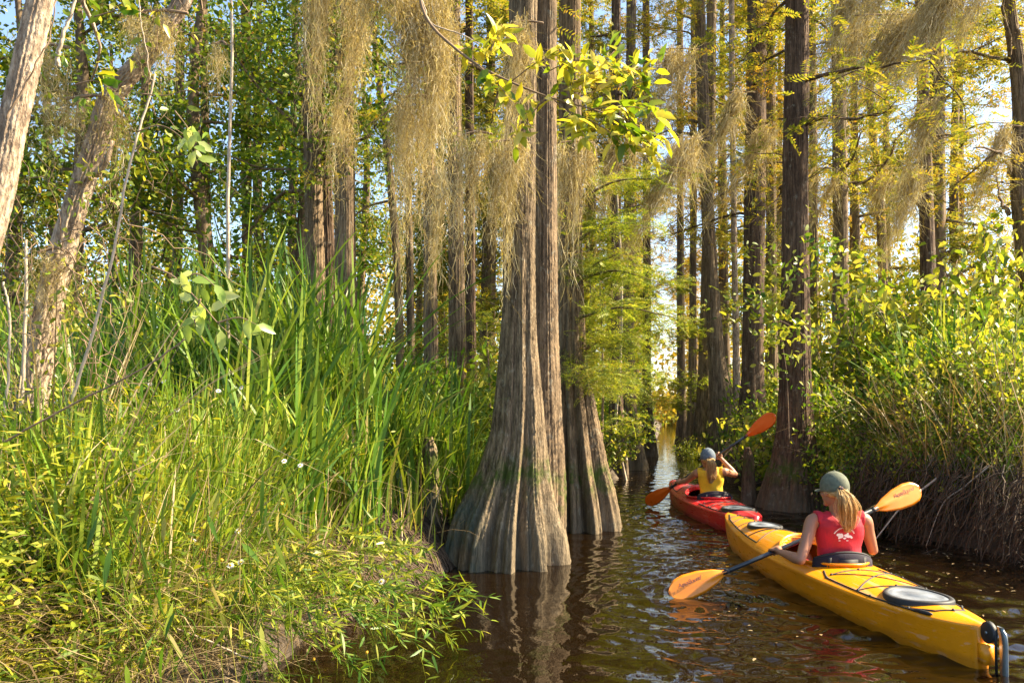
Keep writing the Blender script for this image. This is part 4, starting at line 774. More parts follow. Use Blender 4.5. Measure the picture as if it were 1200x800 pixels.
def make_kayak(name, lab, kd, loc, rz, hm, hatches, ropes):
    t = thing(name, lab, 'kayak', loc, rz); ns = 200; ys = np.linspace(0, kd.L, ns)
    prof = []                                                       # cross-section, keel to deck centre, right side
    for f, h_ in [(0, 0), (.25, .02), (.5, .06), (.72, .16), (.86, .32), (.94, .55), (.985, .8), (1.0, .93), (1.012, .965), (1.012, .99), (.995, 1.0)]: prof.append(('h', f, h_))
    for f in [.96, .9, .82, .72, .6, .48, .36, .24, .12, 0]: prof.append(('d', f, 0))
    R = []
    for kind, f, h_ in prof:
        b = kd.b(ys); sh, k = kd.sh(ys), kd.k(ys)
        R.append(np.stack([b*f, ys, (k+(sh-k)*h_) if kind == 'h' else kd.top(ys, b*f*.999)], -1))
    R = np.array(R); Lf = R[::-1][1:-1].copy(); Lf[..., 0] *= -1; A = np.concatenate([R, Lf], 0).transpose(1, 0, 2); m = A.shape[1]
    i = np.arange(ns-1)[:, None]*m; j = np.arange(m)[None]; j2 = (j+1) % m
    Q = np.stack([i+j, i+j2, i+m+j2, i+m+j], -1).reshape(-1, 4); V = A.reshape(-1, 3); fc = V[Q].mean(1)
    yc, hl, hw = kd.kp; ins = ((fc[:, 1]-yc)/hl)**2+(fc[:, 0]/hw)**2 < 1; ins &= fc[:, 2] > kd.sh(fc[:, 1])-.02
    g = Geo(); g.add(V, Q[~ins], [[0, a_+1, a_] for a_ in range(1, m-1)]); g.add(A[-1], None, [[0, a_, a_+1] for a_ in range(1, m-1)])
    hull = obj('hull', g, hm, t)
    md = hull.modifiers.new('s', 'SOLIDIFY'); md.thickness = .006; md.offset = -1
    th = np.linspace(0, 2*np.pi, 96); pts = np.stack([hw*1.02*np.cos(th), yc+hl*1.02*np.sin(th), 0*th], -1); pts[:, 2] = kd.top(pts[:, 1], pts[:, 0])
    g = Geo(); rings = []
    for ex, dz in [(.99, -.03), (1.0, .018), (1.03, .034), (1.09, .036), (1.115, .028), (1.10, .02), (1.05, .016), (1.03, -.02)]:
        q = pts.copy(); q[:, 0] *= ex; q[:, 1] = yc+(q[:, 1]-yc)*(1+(ex-1)*hw/hl); q[:, 2] += dz; rings.append(q)
    A2 = np.array(rings); n = 96; ii = np.arange(len(rings)-1)[:, None]*n; jj = np.arange(n-1)[None]
    g.add(A2.reshape(-1, 3), np.stack([ii+jj, ii+jj+1, ii+n+jj+1, ii+n+jj], -1).reshape(-1, 4)); obj('cockpit_rim', g, hm, t)
    g = Geo(); yy = np.linspace(kd.L*.16, kd.L*.84, 40); bb = kd.b(yy)*.93; P = np.stack([np.stack([-bb, yy, .028+0*yy], -1), np.stack([bb, yy, .028+0*yy], -1)], 1).reshape(-1, 3)
    g.add(P, [[2*a_, 2*a_+1, 2*a_+3, 2*a_+2] for a_ in range(39)]); obj('cockpit_floor', g, M['rubber'], t)
    for (hy, a_, b_) in hatches:                                      # hatch covers: rim with recessed lid
        hz = float(kd.top(np.array(hy), np.array(0.))); g = Geo(); th = np.linspace(0, 2*np.pi, 65)[:-1]; rr = []
        for f, dz in [(1.0, -.03), (1.0, .012), (.97, .02), (.86, .02), (.83, .012)]: rr.append(np.stack([a_*f*np.cos(th), hy+b_*f*np.sin(th), hz+dz-.012*(np.cos(th)*f)**2], -1))
        A3 = np.array(rr); ii = np.arange(4)[:, None]*64; jj = np.arange(64)[None]; j3 = (jj+1) % 64
        g.add(A3.reshape(-1, 3), np.stack([ii+jj, ii+j3, ii+64+j3, ii+64+jj], -1).reshape(-1, 4)); h_ = obj('hatch_cover', g, M['rubber'], t)
        g = Geo(); rr = [np.stack([a_*f*np.cos(th), hy+b_*f*np.sin(th), hz+dz-.012*(np.cos(th)*f)**2], -1) for f, dz in [(.83, .012), (.7, .017), (.68, .014), (.35, .016), (.33, .019), (.02, .02)]]
        A3 = np.array(rr); ii = np.arange(5)[:, None]*64; g.add(A3.reshape(-1, 3), np.stack([ii+jj, ii+j3, ii+64+j3, ii+64+jj], -1).reshape(-1, 4), [[5*64, 5*64+a_, 5*64+a_+1] for a_ in range(1, 63)]); obj('lid', g, M['lid'], h_)
    for rp, r in ropes:
        rp = np.array(rp, float); n = 14*len(rp); u = np.linspace(0, len(rp)-1, n); y = np.interp(u, range(len(rp)), rp[:, 0]); f = np.interp(u, range(len(rp)), rp[:, 1])
        g = Geo(); tube(g, kd.on(y, f, .006), r*1.6, 6)
        for a_, b_ in rp[1:-1] if len(rp) > 2 else rp: c = kd.on(np.array(a_), b_, .004); tube(g, [c-[0, .012, 0], c+[0, 0, .006], c+[0, .012, 0]], [.006, .011, .006], 7)
        obj('deck_cord', g, M['cord'], t)
    # seat back band
    g = Geo(); a_ = np.linspace(-1.15, 1.15, 25); zz = [(.085, .0), (.13, .012), (.2, .02), (.25, .016), (.262, 0)]
    sy = kd.kp[0]-kd.kp[1]+.105; ring = []
    for z_, o_ in zz: ring.append(np.stack([(.225+o_)*np.sin(a_), sy+.1-(.16+o_)*np.cos(a_)+0*a_, z_+.01+.065*np.cos(a_*1.25)], -1))
    A4 = np.array(ring); ii = np.arange(4)[:, None]*25; jj = np.arange(24)[None]
    g.add(A4.reshape(-1, 3), np.stack([ii+jj, ii+jj+1, ii+25+jj+1, ii+25+jj], -1).reshape(-1, 4)); st = obj('seat_back', g, M['pad'], t)
    md = st.modifiers.new('s', 'SOLIDIFY'); md.thickness = .03; md.offset = -1
    g = Geo(); box(g, (0, sy-.073, .255), (.065, .012, .035)); tube(g, smoothpath(A4[-1], 40), .009, 6); box(g, (-.12, sy-.045, .25), (.018, .012, .05)); box(g, (.12, sy-.045, .25), (.018, .012, .05)); obj('seat_buckle', g, M['pad2'], st)
    return t
def box(g, c, h, rot=None):
    V = np.array([[x, y, z] for x in (-1, 1) for y in (-1, 1) for z in (-1, 1)], float)*h
    if rot is not None: V = V@np.array(rot).T
    g.add(V+c, [[0, 1, 3, 2], [4, 6, 7, 5], [0, 4, 5, 1], [2, 3, 7, 6], [0, 2, 6, 4], [1, 5, 7, 3]])
def heading(x0, y0, x1, y1): return -math.atan2(x1-x0, y1-y0)
K1 = Kayak(4.36, .315, 0, (2.02, .48, .245)); a0, a1 = (2.465, 4.47), (2.235, 8.82)
RP1 = [([(.30, .55), (.45, .85), (.8, .88), (1.3, .85), (1.52, .62)], .0045), ([(.30, -.55), (.45, -.88), (.8, -.9), (1.35, -.86), (1.52, -.66)], .0045), ([(.3, .55), (.27, 0), (.3, -.55)], .0045),
       ([(.95, .84), (1.38, -.7)], .004), ([(.95, -.86), (1.38, .7)], .004), ([(1.38, -.7), (1.42, 0), (1.38, .7)], .004), ([(.95, -.86), (.9, 0), (.95, .84)], .004),
       ([(2.75, -.88), (3.1, -.88), (3.55, -.86), (3.95, -.8), (4.2, -.5)], .0045), ([(2.75, .88), (3.1, .88), (3.55, .86), (3.95, .8), (4.2, .5)], .0045),
       ([(2.75, -.86), (2.95, 0), (2.8, .86)], .004), ([(3.05, -.86), (2.98, 0), (3.1, .86)], .004), ([(3.05, -.86), (3.02, .2), (2.85, .86)], .004), ([(3.5, -.86), (3.55, 0), (3.5, .86)], .004), ([(3.75, -.84), (3.85, 0), (3.75, .84)], .004), ([(4.0, -.7), (4.05, 0), (4.0, .7)], .004)]
k1 = make_kayak('sea_kayak', 'long yellow sea kayak with black deck cords in the foreground', K1, (a0[0], a0[1], 0), heading(*a0, *a1), M['hull_y'], [(.64, .185, .235), (3.27, .15, .2)], RP1)
g = Geo(); box(g, (0, -.03, .085), (.03, .04, .05)); obj('rudder_bracket', g, M['hull_y'], k1)
g = Geo(); tube(g, [[-.014, -.055, .2], [-.012, -.055, .2], [.012, -.055, .2], [.014, -.055, .2]], [.05, .056, .056, .05], 28); rd = obj('rudder_head', g, M['rubber'], k1)
g = Geo(); tube(g, [[-.02, -.055, .2], [.02, -.055, .2]], .008, 10); obj('pivot_bolt', g, M['steel'], rd)
g = Geo(); th = np.linspace(-.2, math.pi*.72, 16); P = np.stack([0*th+.03, -.055-.058*np.sin(th+.2), .2+.058*np.cos(th+.2)], -1)[::-1]
P = np.array([[.03, -.1, .24], [.03, -.125, .19], [.03, -.13, .1], [.03, -.132, 0], [.03, -.13, -.16]]); Ps = smoothpath(P, 24); T, N, B = frames(Ps)
Vb = []
for k_, p_ in enumerate(Ps):
    for dx, dy in [(-.005, -.032), (.005, -.032), (.009, -.01), (.005, .026), (-.005, .026), (-.009, -.01)]: Vb.append(p_+[dx, dy*(1 if 2 < k_ < 21 else .75), 0])
Q = [[k_*6+j_, k_*6+(j_+1) % 6, (k_+1)*6+(j_+1) % 6, (k_+1)*6+j_] for k_ in range(23) for j_ in range(6)]; g.add(Vb, Q+[[0, 1, 2, 3], [138, 139, 140, 141]], [[0, 3, 4], [0, 4, 5], [138, 141, 142], [138, 142, 143]])
obj('rudder_blade', g, M['steel'], k1)
g = Geo(); tube(g, [[.0, -.055, .255], [.0, -.09, .235], [.0, -.11, .19], [.004, -.112, .0]], .007, 8); obj('rudder_line', g, M['cord'], k1)
for sgn, nm in ((-1, 'carry_toggle'),):
    g = Geo(); yy = np.linspace(.34, .62, 8); P = K1.on(yy, -.93+0*yy, .012); tube(g, P, [.006, .009, .005, .004, .004, .005, .007, .005][::-1], 7); o_ = obj('toggle_cord', g, M['cord'], k1)
    g = Geo(); yy = np.linspace(.26, .38, 6); P = K1.on(yy, -.93+0*yy, .016); tube(g, P, [.006, .011, .012, .012, .011, .006], 9); obj('carry_toggle', g, M['rubber'], o_)
K2 = Kayak(3.95, .315, 0, (1.92, .45, .245)); b0, b1 = (2.56, 8.96), (2.435, 12.9)
RP2 = [([(.3, .6), (.5, .86), (.9, .88), (1.3, .85)], .0045), ([(.3, -.6), (.5, -.88), (.9, -.9), (1.35, -.86)], .0045), ([(1.0, .84), (1.3, -.7)], .004), ([(1.0, -.86), (1.3, .7)], .004), ([(2.6, -.88), (3.0, -.88), (3.5, -.8)], .0045), ([(2.6, -.86), (2.9, 0), (2.7, .86)], .004), ([(3.1, -.86), (3.05, 0), (3.1, .86)], .004)]
k2 = make_kayak('sea_kayak', 'red sea kayak ahead, partly hidden by the yellow bow', K2, (b0[0], b0[1], 0), heading(*b0, *b1), M['hull_r'], [(.62, .185, .22)], RP2)
# ------------------------------------------------------------------ paddles
M['blade'] = plain('amber_blade', (.74, .22, .004), .32, coat=.3, var=.08); M['blade2'] = plain('orange_blade', (.72, .11, .004), .32, coat=.3, var=.08)
M['shaft'] = plain('black_carbon_shaft', (.02, .026, .035), .3, coat=.4); M['ink'] = plain('dark_print', (.06, .012, .03), .6)
def textmesh(s, size, shear=.35):
    cu = bpy.data.curves.new('print', 'FONT'); cu.body = s; cu.size = size; cu.shear = shear; cu.align_x = 'CENTER'; cu.align_y = 'CENTER'; cu.extrude = .0003; cu.space_character = .92
    o_ = bpy.data.objects.new('print', cu); me = bpy.data.meshes.new_from_object(o_); bpy.data.objects.remove(o_); bpy.data.curves.remove(cu); return me
def paddle(lab, A, B, bm, bl=.46, txt=True):
    A, B = np.array(A, float), np.array(B, float); ax = unit(B-A); t = thing('kayak_paddle', lab, 'paddle', tuple((A+B)/2)); O = (A+B)/2
    g = Geo(); n = 40; tube(g, [A+ax*bl*.93-O, A+ax*(bl+.3)-O, (A+B)/2-O, B-ax*(bl+.3)-O, B-ax*bl*.93-O], .0165, 16); obj('shaft', g, M['shaft'], t)
    for e_, d in ((A, -ax), (B, ax)):
        root = e_-d*bl; cv = unit(np.array([0, 0, H])-e_+[0, 0, .0]); wv = unit(np.cross(ax, cv)); nv = unit(np.cross(wv, ax)); nv = nv if nv@cv > 0 else -nv; wv = wv if wv[2] > 0 else -wv
        tt = np.linspace(0, 1, 30); hw = np.interp(tt, [0, .06, .2, .45, .7, .86, .95, 1], [.016, .022, .052, .082, .092, .08, .052, .012]); sk = np.interp(tt, [0, .5, 1], [0, .004, .012])
        g = Geo(); R = []
        for q, h_, s_ in zip(tt, hw, sk):
            c = root+d*bl*q-nv*.03*(q-.2)**2-O; rg = .013*max(0, 1-q*1.15)
            row = [c+wv*(s_+h_*f)+nv*(rg*max(0, 1-abs(f)*1.6)+.010*(1-abs(f))*(1-q)-.004*(1-f*f)+.003) for f in (-1, -.75, -.45, -.2, 0, .2, .45, .75, 1)]
            row += [c+wv*(s_+h_*f)-nv*(.0025+rg*max(0, 1-abs(f)*1.6)) for f in (.9, .45, 0, -.45, -.9)]
            R.append(row)
        R = np.array(R); m = R.shape[1]; ii = np.arange(29)[:, None]*m; jj = np.arange(m)[None]; j2 = (jj+1) % m
        g.add(R.reshape(-1, 3), np.stack([ii+jj, ii+j2, ii+m+j2, ii+m+jj], -1).reshape(-1, 4), [[0, a_, a_+1] for a_ in range(1, m-1)]+[[29*m, 29*m+a_+1, 29*m+a_] for a_ in range(1, m-1)])
        blo = obj('blade', g, bm, t)
        g = Geo(); tube(g, [root-d*.02-O, root+d*.01-O], [.019, .018], 14); obj('ferrule', g, M['rubber'], t)
        if txt:
            me = textmesh('AquaBound', .043); xd = ax; c = root+d*bl*.64+wv*.034+nv*.013-nv*.03*(.44)**2-O
            Mx = Matrix(((xd[0], wv[0], nv[0], c[0]), (xd[1], wv[1], nv[1], c[1]), (xd[2], wv[2], nv[2], c[2]), (0, 0, 0, 1))); me.transform(Mx); obj('blade_print', me, M['ink'], blo)
    return t
PA = (np.array([1.131, 6.08, .03]), np.array([3.184, 6.62, .731])); PB = (np.array([1.823, 11.61, .05]), np.array([3.25, 10.52, 1.265]))
paddle('yellow-orange bladed paddle held across the yellow kayak', *PA, M['blade'])
paddle('deep orange bladed paddle held high across the red kayak', *PB, M['blade2'], txt=False)
# ------------------------------------------------------------------ people
def loft(g, C_, rx, ry, ux, uy, n=28):
    C_ = np.array(C_, float); th = np.linspace(0, 2*np.pi, n, endpoint=False); k = len(C_)
    V = C_[:, None]+np.array(rx)[:, None, None]*np.cos(th)[None, :, None]*ux+np.array(ry)[:, None, None]*np.sin(th)[None, :, None]*uy
    i = np.arange(k-1)[:, None]*n; j = np.arange(n)[None]; j2 = (j+1) % n; V = np.vstack([V.reshape(-1, 3), C_[0], C_[-1]]); a_, b_ = k*n, k*n+1; jj = np.arange(n)
    g.add(V, np.stack([i+j, i+j2, i+n+j2, i+n+j], -1).reshape(-1, 4), np.concatenate([np.stack([np.full(n, a_), (jj+1) % n, jj], -1), np.stack([np.full(n, b_), (k-1)*n+jj, (k-1)*n+(jj+1) % n], -1)]))
def ell(g, c, r, ax=None, n=20):
    """ellipsoid with half axes r along the rows of ax"""
    ax = np.eye(3) if ax is None else np.array(ax); ph = np.linspace(-np.pi/2, np.pi/2, 14)[1:-1]
    loft(g, [np.array(c)+ax[2]*r[2]*math.sin(p) for p in ph], [r[0]*math.cos(p) for p in ph], [r[1]*math.cos(p) for p in ph], ax[0], ax[1], n)
def cap_(g, P, r, n=14):
    """round-ended tapered tube through P"""
    P = np.array(P, float); r = np.broadcast_to(r, (len(P),)); m = 6*len(P); Ps = smoothpath(P, m) if len(P) > 2 else np.linspace(P[0], P[-1], m); rs = np.interp(np.linspace(0, len(P)-1, m), range(len(P)), r)
    a_, b_ = unit(Ps[0]-Ps[1]), unit(Ps[-1]-Ps[-2]); e0 = [Ps[0]+a_*rs[0]*f for f in (.95, .7, .4)]; e1 = [Ps[-1]+b_*rs[-1]*f for f in (.4, .7, .95)]; q = np.array([.3, .71, .92])
    tube(g, np.vstack([e0, Ps, e1]), np.concatenate([rs[0]*q, rs, rs[-1]*q[::-1]]), n)
def remesh(g, vox=.005, it=3):
    me = g.mesh('tmp', M['rubber']); o_ = bpy.data.objects.new('tmp', me); C.objects.link(o_); md = o_.modifiers.new('r', 'REMESH'); md.mode = 'VOXEL'; md.voxel_size = vox; md.use_smooth_shade = True
    sm = o_.modifiers.new('s', 'SMOOTH'); sm.factor = .5; sm.iterations = it
    dg = bpy.context.evaluated_depsgraph_get(); r_ = bpy.data.meshes.new_from_object(o_.evaluated_get(dg)); bpy.data.objects.remove(o_); bpy.data.meshes.remove(me); r_.materials.clear(); return r_
def shell(me, mask, off, inset=-.004):
    n = len(me.vertices); V = np.empty(n*3, np.float32); me.vertices.foreach_get('co', V); V = V.reshape(-1, 3).astype(float); Nn = np.empty(n*3, np.float32); me.vertices.foreach_get('normal', Nn); Nn = Nn.reshape(-1, 3)
    mk = mask(V, Nn); F = [tuple(p.vertices) for p in me.polygons if all(mk[v] for v in p.vertices)]; ids = sorted({v for f in F for v in f}); mp = {v: i for i, v in enumerate(ids)}
    ec = {}
    for f in F:
        for a_, b_ in zip(f, f[1:]+f[:1]): ec[(a_, b_)] = 1
    g = Geo(); ids = np.array(ids); A = V[ids]+Nn[ids]*(off(V[ids])[:, None] if callable(off) else off); Bq = V[ids]+Nn[ids]*inset; k = len(ids)
    Q = [[mp[v] for v in f] for f in F if len(f) == 4]; T = [[mp[v] for v in f] for f in F if len(f) == 3]
    Q += [[mp[b_], mp[a_], mp[a_]+k, mp[b_]+k] for (a_, b_) in ec if (b_, a_) not in ec]; g.add(np.vstack([A, Bq]), Q, T); return g
def seg_d(V, a_, b_): a_, b_ = np.array(a_), np.array(b_); t = np.clip(((V-a_)@(b_-a_))/((b_-a_)@(b_-a_)), 0, 1); return np.linalg.norm(V-(a_+t[:, None]*(b_-a_)), axis=1)
M['skin'] = plain('skin', (.37, .165, .09), .5, var=.12, vscale=9, sss=.12); M['hair'] = leafmat('blonde_hair', [(0, (.3, .16, .05)), (.5, (.62, .4, .15)), (1, (.85, .64, .34))], trans=.12, rough=.4, clump=20, spec=.5)
M['cap_g'] = plain('olive_grey_cap', (.115, .125, .085), .9, var=.3, vscale=30, bump=.4, bscale=200); M['cap_b'] = plain('blue_grey_cap', (.12, .15, .19), .9, var=.3, vscale=30, bump=.4, bscale=200)
M['vest_r'] = plain('red_vest', (.48, .014, .03), .75, var=.18, vscale=12, bump=.5, bscale=60); M['vest_y'] = plain('yellow_vest', (.80, .46, .015), .75, var=.15, vscale=12, bump=.5, bscale=60)
M['white'] = plain('white_print', (.8, .78, .78), .6); M['trim'] = plain('dark_binding', (.05, .02, .03), .8); M['eye'] = plain('eye', (.7, .7, .7), .2); M['lip'] = plain('lips', (.45, .14, .12), .5)
def hand(g, c, ax, wrist, sgn, r=.0155):
    """palm, four fingers curled round the shaft (axis ax through c) and a thumb the other way"""
    ax = unit(ax); fw = unit(np.array(c)-wrist); fw = unit(fw-ax*(fw@ax)); up = np.cross(ax, fw); up = up if up[2] > 0 else -up
    pc = np.array(c)-fw*.012+up*(r+.012); ell(g, np.array(c)-fw*.03+up*(r+.010), (.042, .034, .015), [ax, fw, up]); cap_(g, [wrist, np.array(c)-fw*.05+up*.018], [.024, .026])
    for k, (s_, ln) in enumerate(zip((-.033, -.011, .011, .031), (.85, 1.0, .97, .8))):
        th = np.linspace(.25, 3.4*ln, 9); R_ = r+.0095; b_ = np.array(c)+ax*s_*(-sgn)
        P = [b_-fw*.03+up*(r+.014)]+[b_+up*R_*math.cos(a_)+fw*R_*math.sin(a_)*1.15 for a_ in th]; cap_(g, P, np.linspace(.0095, .0072, len(P)), 10)
    b_ = np.array(c)+ax*.04*sgn; th = np.linspace(.3, 2.2, 6); P = [np.array(c)-fw*.04+ax*.03*sgn+up*.012]+[b_-fw*(r+.009)*math.sin(a_)+up*(r+.009)*math.cos(a_) for a_ in th]; cap_(g, P, np.linspace(.012, .0085, len(P)), 10)
def person(lab, pel, shL, shR, elL, elR, hL, hR, padd, head, hyaw, htilt, capm, vestm, ponyP, ponyw, fwd, emblem=False):
    O = np.array(pel, float); t = thing('person', lab, 'person', tuple(O)); A = lambda p: np.array(p, float)-O
    shL, shR, elL, elR, hL, hR, head = map(A, (shL, shR, elL, elR, hL, hR, head)); ax = unit(padd[1]-padd[0]); g = Geo()
    ux = unit(shR-shL); up = unit((shL+shR)/2-[0, 0, .05]); f = unit(np.cross([0, 0, 1.], ux)); hx = unit(np.cross(fwd, [0, 0, 1.])); hf = np.array(fwd, float)
    m = (shL+shR)/2; w_ = np.linalg.norm(shR-shL); nb = m+[0, 0, .045]
    cs = [(0, -.05, .10, .09), (0, 0.0, .165, .115), (.06, .0, .168, .11), (.16, 0, .128, .09), (.26, 0, .125, .09), (.36, 0, .142, .1), (.43, 0, .15, .1), (.475, 0, .15, .085), (.505, 0, .12, .066), (.53, 0, .07, .055)]
    Ls = np.linalg.norm(m); Cc = [m*(c_[0]/.47)+np.array([0, 0, c_[1]]) for c_ in cs]; sc = w_/.335
    for q in range(len(cs)-1): pass
    loft(g, Cc, [c_[2]*sc for c_ in cs], [c_[3] for c_ in cs], ux, f, 36)
    hc = head; cap_(g, [nb-[0, 0, .04], (nb+hc)/2-f*.005, hc-[0, 0, .04]-f*.01], [.062, .052, .05])
    cy, sy_ = math.cos(hyaw), math.sin(hyaw); hfw = unit(np.array([-sy_, cy, math.sin(htilt)])); hrt = unit(np.cross(hfw, [0, 0, 1.])); hup = np.cross(hrt, hfw); ax3 = [hrt, hfw, hup]
    HS = 1.1; HP = lambda x, y, z: hc+(hrt*x+hfw*y+hup*z)*HS; ax3 = [a*HS for a in ax3]
    ell(g, HP(0, -.008, .02), (.073, .092, .092), ax3); ell(g, HP(0, .02, -.035), (.056, .066, .075), ax3); ell(g, HP(0, .066, -.092), (.022, .02, .018), ax3)
    cap_(g, [HP(0, .086, .012), HP(0, .104, -.022)], [.008, .013], 10); cap_(g, [HP(-.035, .082, .02), HP(.035, .082, .02)], .009, 10)
    for s_ in (-1, 1): ell(g, HP(.072*s_, -.008, -.01), (.008, .019, .031), ax3); cap_(g, [HP(.03*s_, .066, -.025), HP(.045*s_, .04, -.03)], .02, 10)
    for sh, el, hd, sg in ((shL, elL, hL, -1), (shR, elR, hR, 1)):
        inn = m+(sh-m)*.55+[0, 0, -.012]; fd = unit(hd-el); fw = unit(fd-ax*(fd@ax)); wr = hd-fw*.062-fd*.012+[0, 0, .014]
        ell(g, sh-[0, 0, .005], (.05, .053, .055)); cap_(g, [inn, sh, sh*.6+el*.4, sh*.3+el*.7, el], [.05, .05, .046, .041, .036], 16)
        cap_(g, [el, el*.72+wr*.28, el*.35+wr*.65, wr], [.036, .04, .031, .024], 16); hand(g, hd, ax, wr, -sg)
    for s_ in (-1, 1):
        hp = hx*.085*s_+[0, 0, .0]; kn = hx*.13*s_+hf*.40+[0, 0, .03]; ft = hx*.11*s_+hf*.80+[0, 0, -.05]
        cap_(g, [hp, hp*.5+kn*.5, kn], [.078, .064, .047], 16); cap_(g, [kn, kn*.6+ft*.4, ft], [.046, .045, .03], 16); cap_(g, [ft, ft+hf*.05+[0, 0, .06], ft+hf*.09+[0, 0, .11]], [.032, .03, .02], 10)
    g.v[:] = g.v; body = remesh(g, .0048); bo = obj('body', body, M['skin'], t)
    # vest cut from the body's own surface
    T = lambda V: ((V-m)@ux/sc, (V@unit(m))/Ls*.47, (V-m)@f)
    def mk(V, N):
        u, h_, v = T(V); au = np.abs(u); d = np.minimum(seg_d(V, shL, elL), seg_d(V, shR, elR)); low = (h_ > .045) & (h_ < .34) & (d > .052) & (au < .19)
        lim = np.interp(h_, [.33, .37, .42, .47, .56], [.165, .155, .15, .152, .155]); hi = (h_ >= .34) & (au < lim) & (h_ < .56) & (np.linalg.norm(V-hc, axis=1) > .16)
        neck = (h_ > np.interp(au, [0, .03, .055, .07], [.475, .482, .51, .56])) & (au < .07); arm = (d < .05) & (au > .125)
        return (low | (hi & ~neck)) & ~arm & (seg_d(V, nb+[0, 0, .02], hc) > .055)
    def off(V): u, h_, v = T(V); return .016+.006*np.sin(h_*70)*(h_ < .12)+.003*np.sin(u*40+h_*25)
    vs = obj('vest', shell(body, mk, off), vestm, t)
    def ms(V, N): fw_ = V@hf; return (V[:, 2] < .085) & (fw_ < .34) & ~mk(V, N) & (np.minimum(seg_d(V, elL, hL), seg_d(V, elR, hR)) > .06) & (np.minimum(seg_d(V, shL, elL), seg_d(V, shR, elR)) > .055)
    obj('shorts', shell(body, ms, .006), M['navy'], t)
    # cap
    g = Geo(); ph = np.linspace(-.3, np.pi/2-.08, 14); loft(g, [HP(0, -.008, .02+.104*math.sin(p)) for p in ph], [.083*HS*math.cos(p) for p in ph], [.103*HS*math.cos(p) for p in ph], hrt, hfw, 36)
    co_ = obj('cap', g, capm, t); g = Geo(); R = []
    for q in np.linspace(0, 1, 8):
        R.append([HP(.07*math.sin(a_)*(1-.12*q), .07*math.cos(a_)+.0+.075*q*math.cos(a_*.55)+.01, .012-.018*q-.012*math.sin(a_)**2) for a_ in np.linspace(-1.25, 1.25, 14)])
    R = np.array(R); i = np.arange(7)[:, None]*14; j = np.arange(13)[None]; g.add(R.reshape(-1, 3), np.stack([i+j, i+j+1, i+14+j+1, i+14+j], -1).reshape(-1, 4)); b_ = obj('brim', g, capm, co_); md = b_.modifiers.new('s', 'SOLIDIFY'); md.thickness = .004
    g = Geo(); ell(g, HP(0, -.008, .125), (.008, .008, .005)); obj('button', g, capm, co_)
    # hair under the cap and the ponytail
    g = Geo(); ns_ = 700; a_ = rng.uniform(math.pi*.93, math.pi*2.07, ns_)+0; zt = rng.uniform(-.02, .015, ns_)
    pp = ponyP[0]-O if False else A(ponyP[0]); 
    for q in range(ns_):
        s0 = HP(.079*math.cos(a_[q]), -.008+.098*math.sin(a_[q]), zt[q]); mid = HP(.076*math.cos(a_[q])*.8, -.012+.1*math.sin(a_[q]), -.03+rng.normal(0, .014)); e_ = pp+rng.normal(0, .006, 3); Ps = smoothpath([s0, mid*.6+e_*.4-hfw*.012, e_], 7); tube(g, Ps, .0022, 3, cap=False)
    ell(g, HP(0, -.02, -.008), (.074, .086, .05), ax3)
    Pp = smoothpath([A(p) for p in ponyP], 16); wd = np.interp(np.linspace(0, 1, 16), [0, .12, .5, .8, 1], [.014, .026, 1*ponyw, .8*ponyw, .3*ponyw])
    for q in range(520):
        o1, o2 = rng.normal(0, .5, 2); ph_ = rng.uniform(0, 6.3); sw = np.linspace(0, 1, 16); r_ = wd[:, None]*(np.array([1, 0, 0])*o1+np.array([0, .75, 0])*o2)+(.008*sw*np.sin(sw*9+ph_))[:, None]*np.array([1, .3, 0]); k_ = rng.integers(12, 17)
        tube(g, (Pp+r_)[:k_], np.linspace(.0024, .0013, k_), 3, cap=False)
    tube(g, Pp, wd*.45, 8); obj('hair', g, M['hair'], t)
    g = Geo(); tube(g, [Pp[0]+[0, 0, .006], Pp[1]], .017, 12); obj('hair_tie', g, M['trim'], t)
    for s_ in (-1, 1): g = Geo(); ell(g, HP(.03*s_, .08, .004), (.012, .008, .008), ax3); obj('eye', g, M['eye'], t)
    g = Geo(); ell(g, HP(0, .076, -.056), (.016, .006, .006), ax3); obj('mouth', g, M['lip'], t)
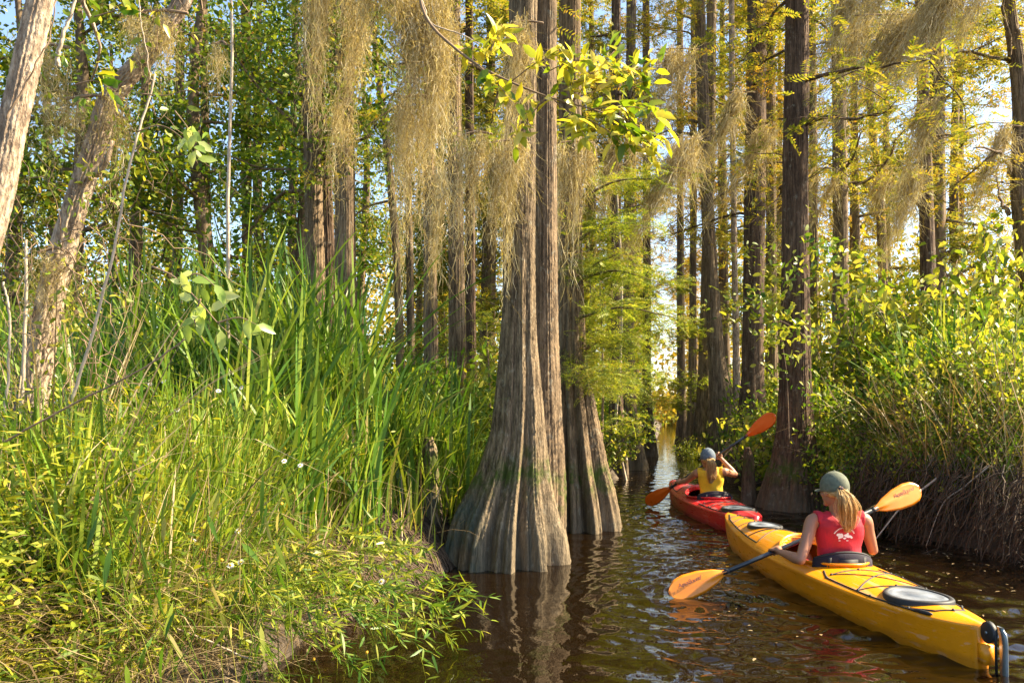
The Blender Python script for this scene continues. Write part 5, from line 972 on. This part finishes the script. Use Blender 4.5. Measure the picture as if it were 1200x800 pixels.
    if emblem:
        from mathutils.bvhtree import BVHTree
        vm = vs.data; bv = BVHTree.FromPolygons([v.co[:] for v in vm.vertices], [p.vertices[:] for p in vm.polygons]); g = Geo()
        def put(polys):
            for pl in polys:
                V = []
                for x, z in pl:
                    q = m+ux*x*1.15+np.array([0, 0, z*1.15+.085]); h_ = bv.ray_cast(Vector(q-f*.4), Vector(f)); p_ = np.array(h_[0]) if h_[0] else q-f*.12; V.append(p_-f*.0025)
                g.add(V, None, [[0, k_, k_+1] for k_ in range(1, len(V)-1)])
        arcs = []
        for a1_ in np.linspace(-1.15, 1.15, 18):                       # arc of tiny illegible letters
            c_ = np.array([.066*math.sin(a1_), -.165+.058*math.cos(a1_)]); w2 = .0026; d_ = np.array([math.sin(a1_), math.cos(a1_)]); e_ = np.array([d_[1], -d_[0]])
            arcs.append([c_-e_*w2-d_*.004, c_+e_*w2-d_*.004, c_+e_*w2+d_*.004, c_-e_*w2+d_*.004])
        put(arcs); bl = []
        r2 = np.random.default_rng(5)
        for (cx, cz, rx, rz_) in [(-.035, -.15, .016, .011), (-.02, -.158, .014, .016), (-.032, -.168, .01, .009), (.012, -.155, .018, .01), (.03, -.163, .02, .009), (.0, -.172, .012, .006), (.045, -.17, .01, .006), (.02, -.145, .009, .006)]:
            bl.append([(cx+rx*math.cos(a1_)*r2.uniform(.7, 1.1), cz+rz_*math.sin(a1_)*r2.uniform(.7, 1.1)) for a1_ in np.linspace(0, 6.28, 11)[:-1]])
        bl.append([(-.035, -.185), (.025, -.185), (.025, -.190), (-.035, -.190)]); put(bl); obj('emblem', g, M['white'], vs, smooth=False)
    return t
def onpad(P, t): return P[0]+(P[1]-P[0])*t
person('paddler seen from behind in red vest and olive cap, left blade in the water', (2.385, 6.2, .12), (2.176, 6.17, .548), (2.548, 6.17, .552), (2.045, 6.05, .285), (2.635, 6.23, .325),
       onpad(PA, .393), onpad(PA, .729), PA, (2.322, 6.16, .77), .42, -.03, M['cap_g'], M['vest_r'],
       [(2.325, 6.045, .79), (2.335, 5.985, .745), (2.355, 5.99, .66), (2.372, 6.02, .57), (2.375, 6.03, .485)], .062, (-.053, .9986, 0), True)
person('paddler seen from behind in yellow vest and blue-grey cap, right elbow raised', (2.545, 10.82, .12), (2.352, 10.86, .536), (2.673, 10.76, .562), (2.271, 11.08, .418), (2.86, 10.93, .508),
       onpad(PB, .276), onpad(PB, .578), PB, (2.475, 10.8, .722), .25, -.02, M['cap_b'], M['vest_y'],
       [(2.475, 10.675, .735), (2.48, 10.62, .69), (2.49, 10.64, .58), (2.495, 10.66, .5), (2.49, 10.68, .42)], .05, (-.032, .9995, 0))
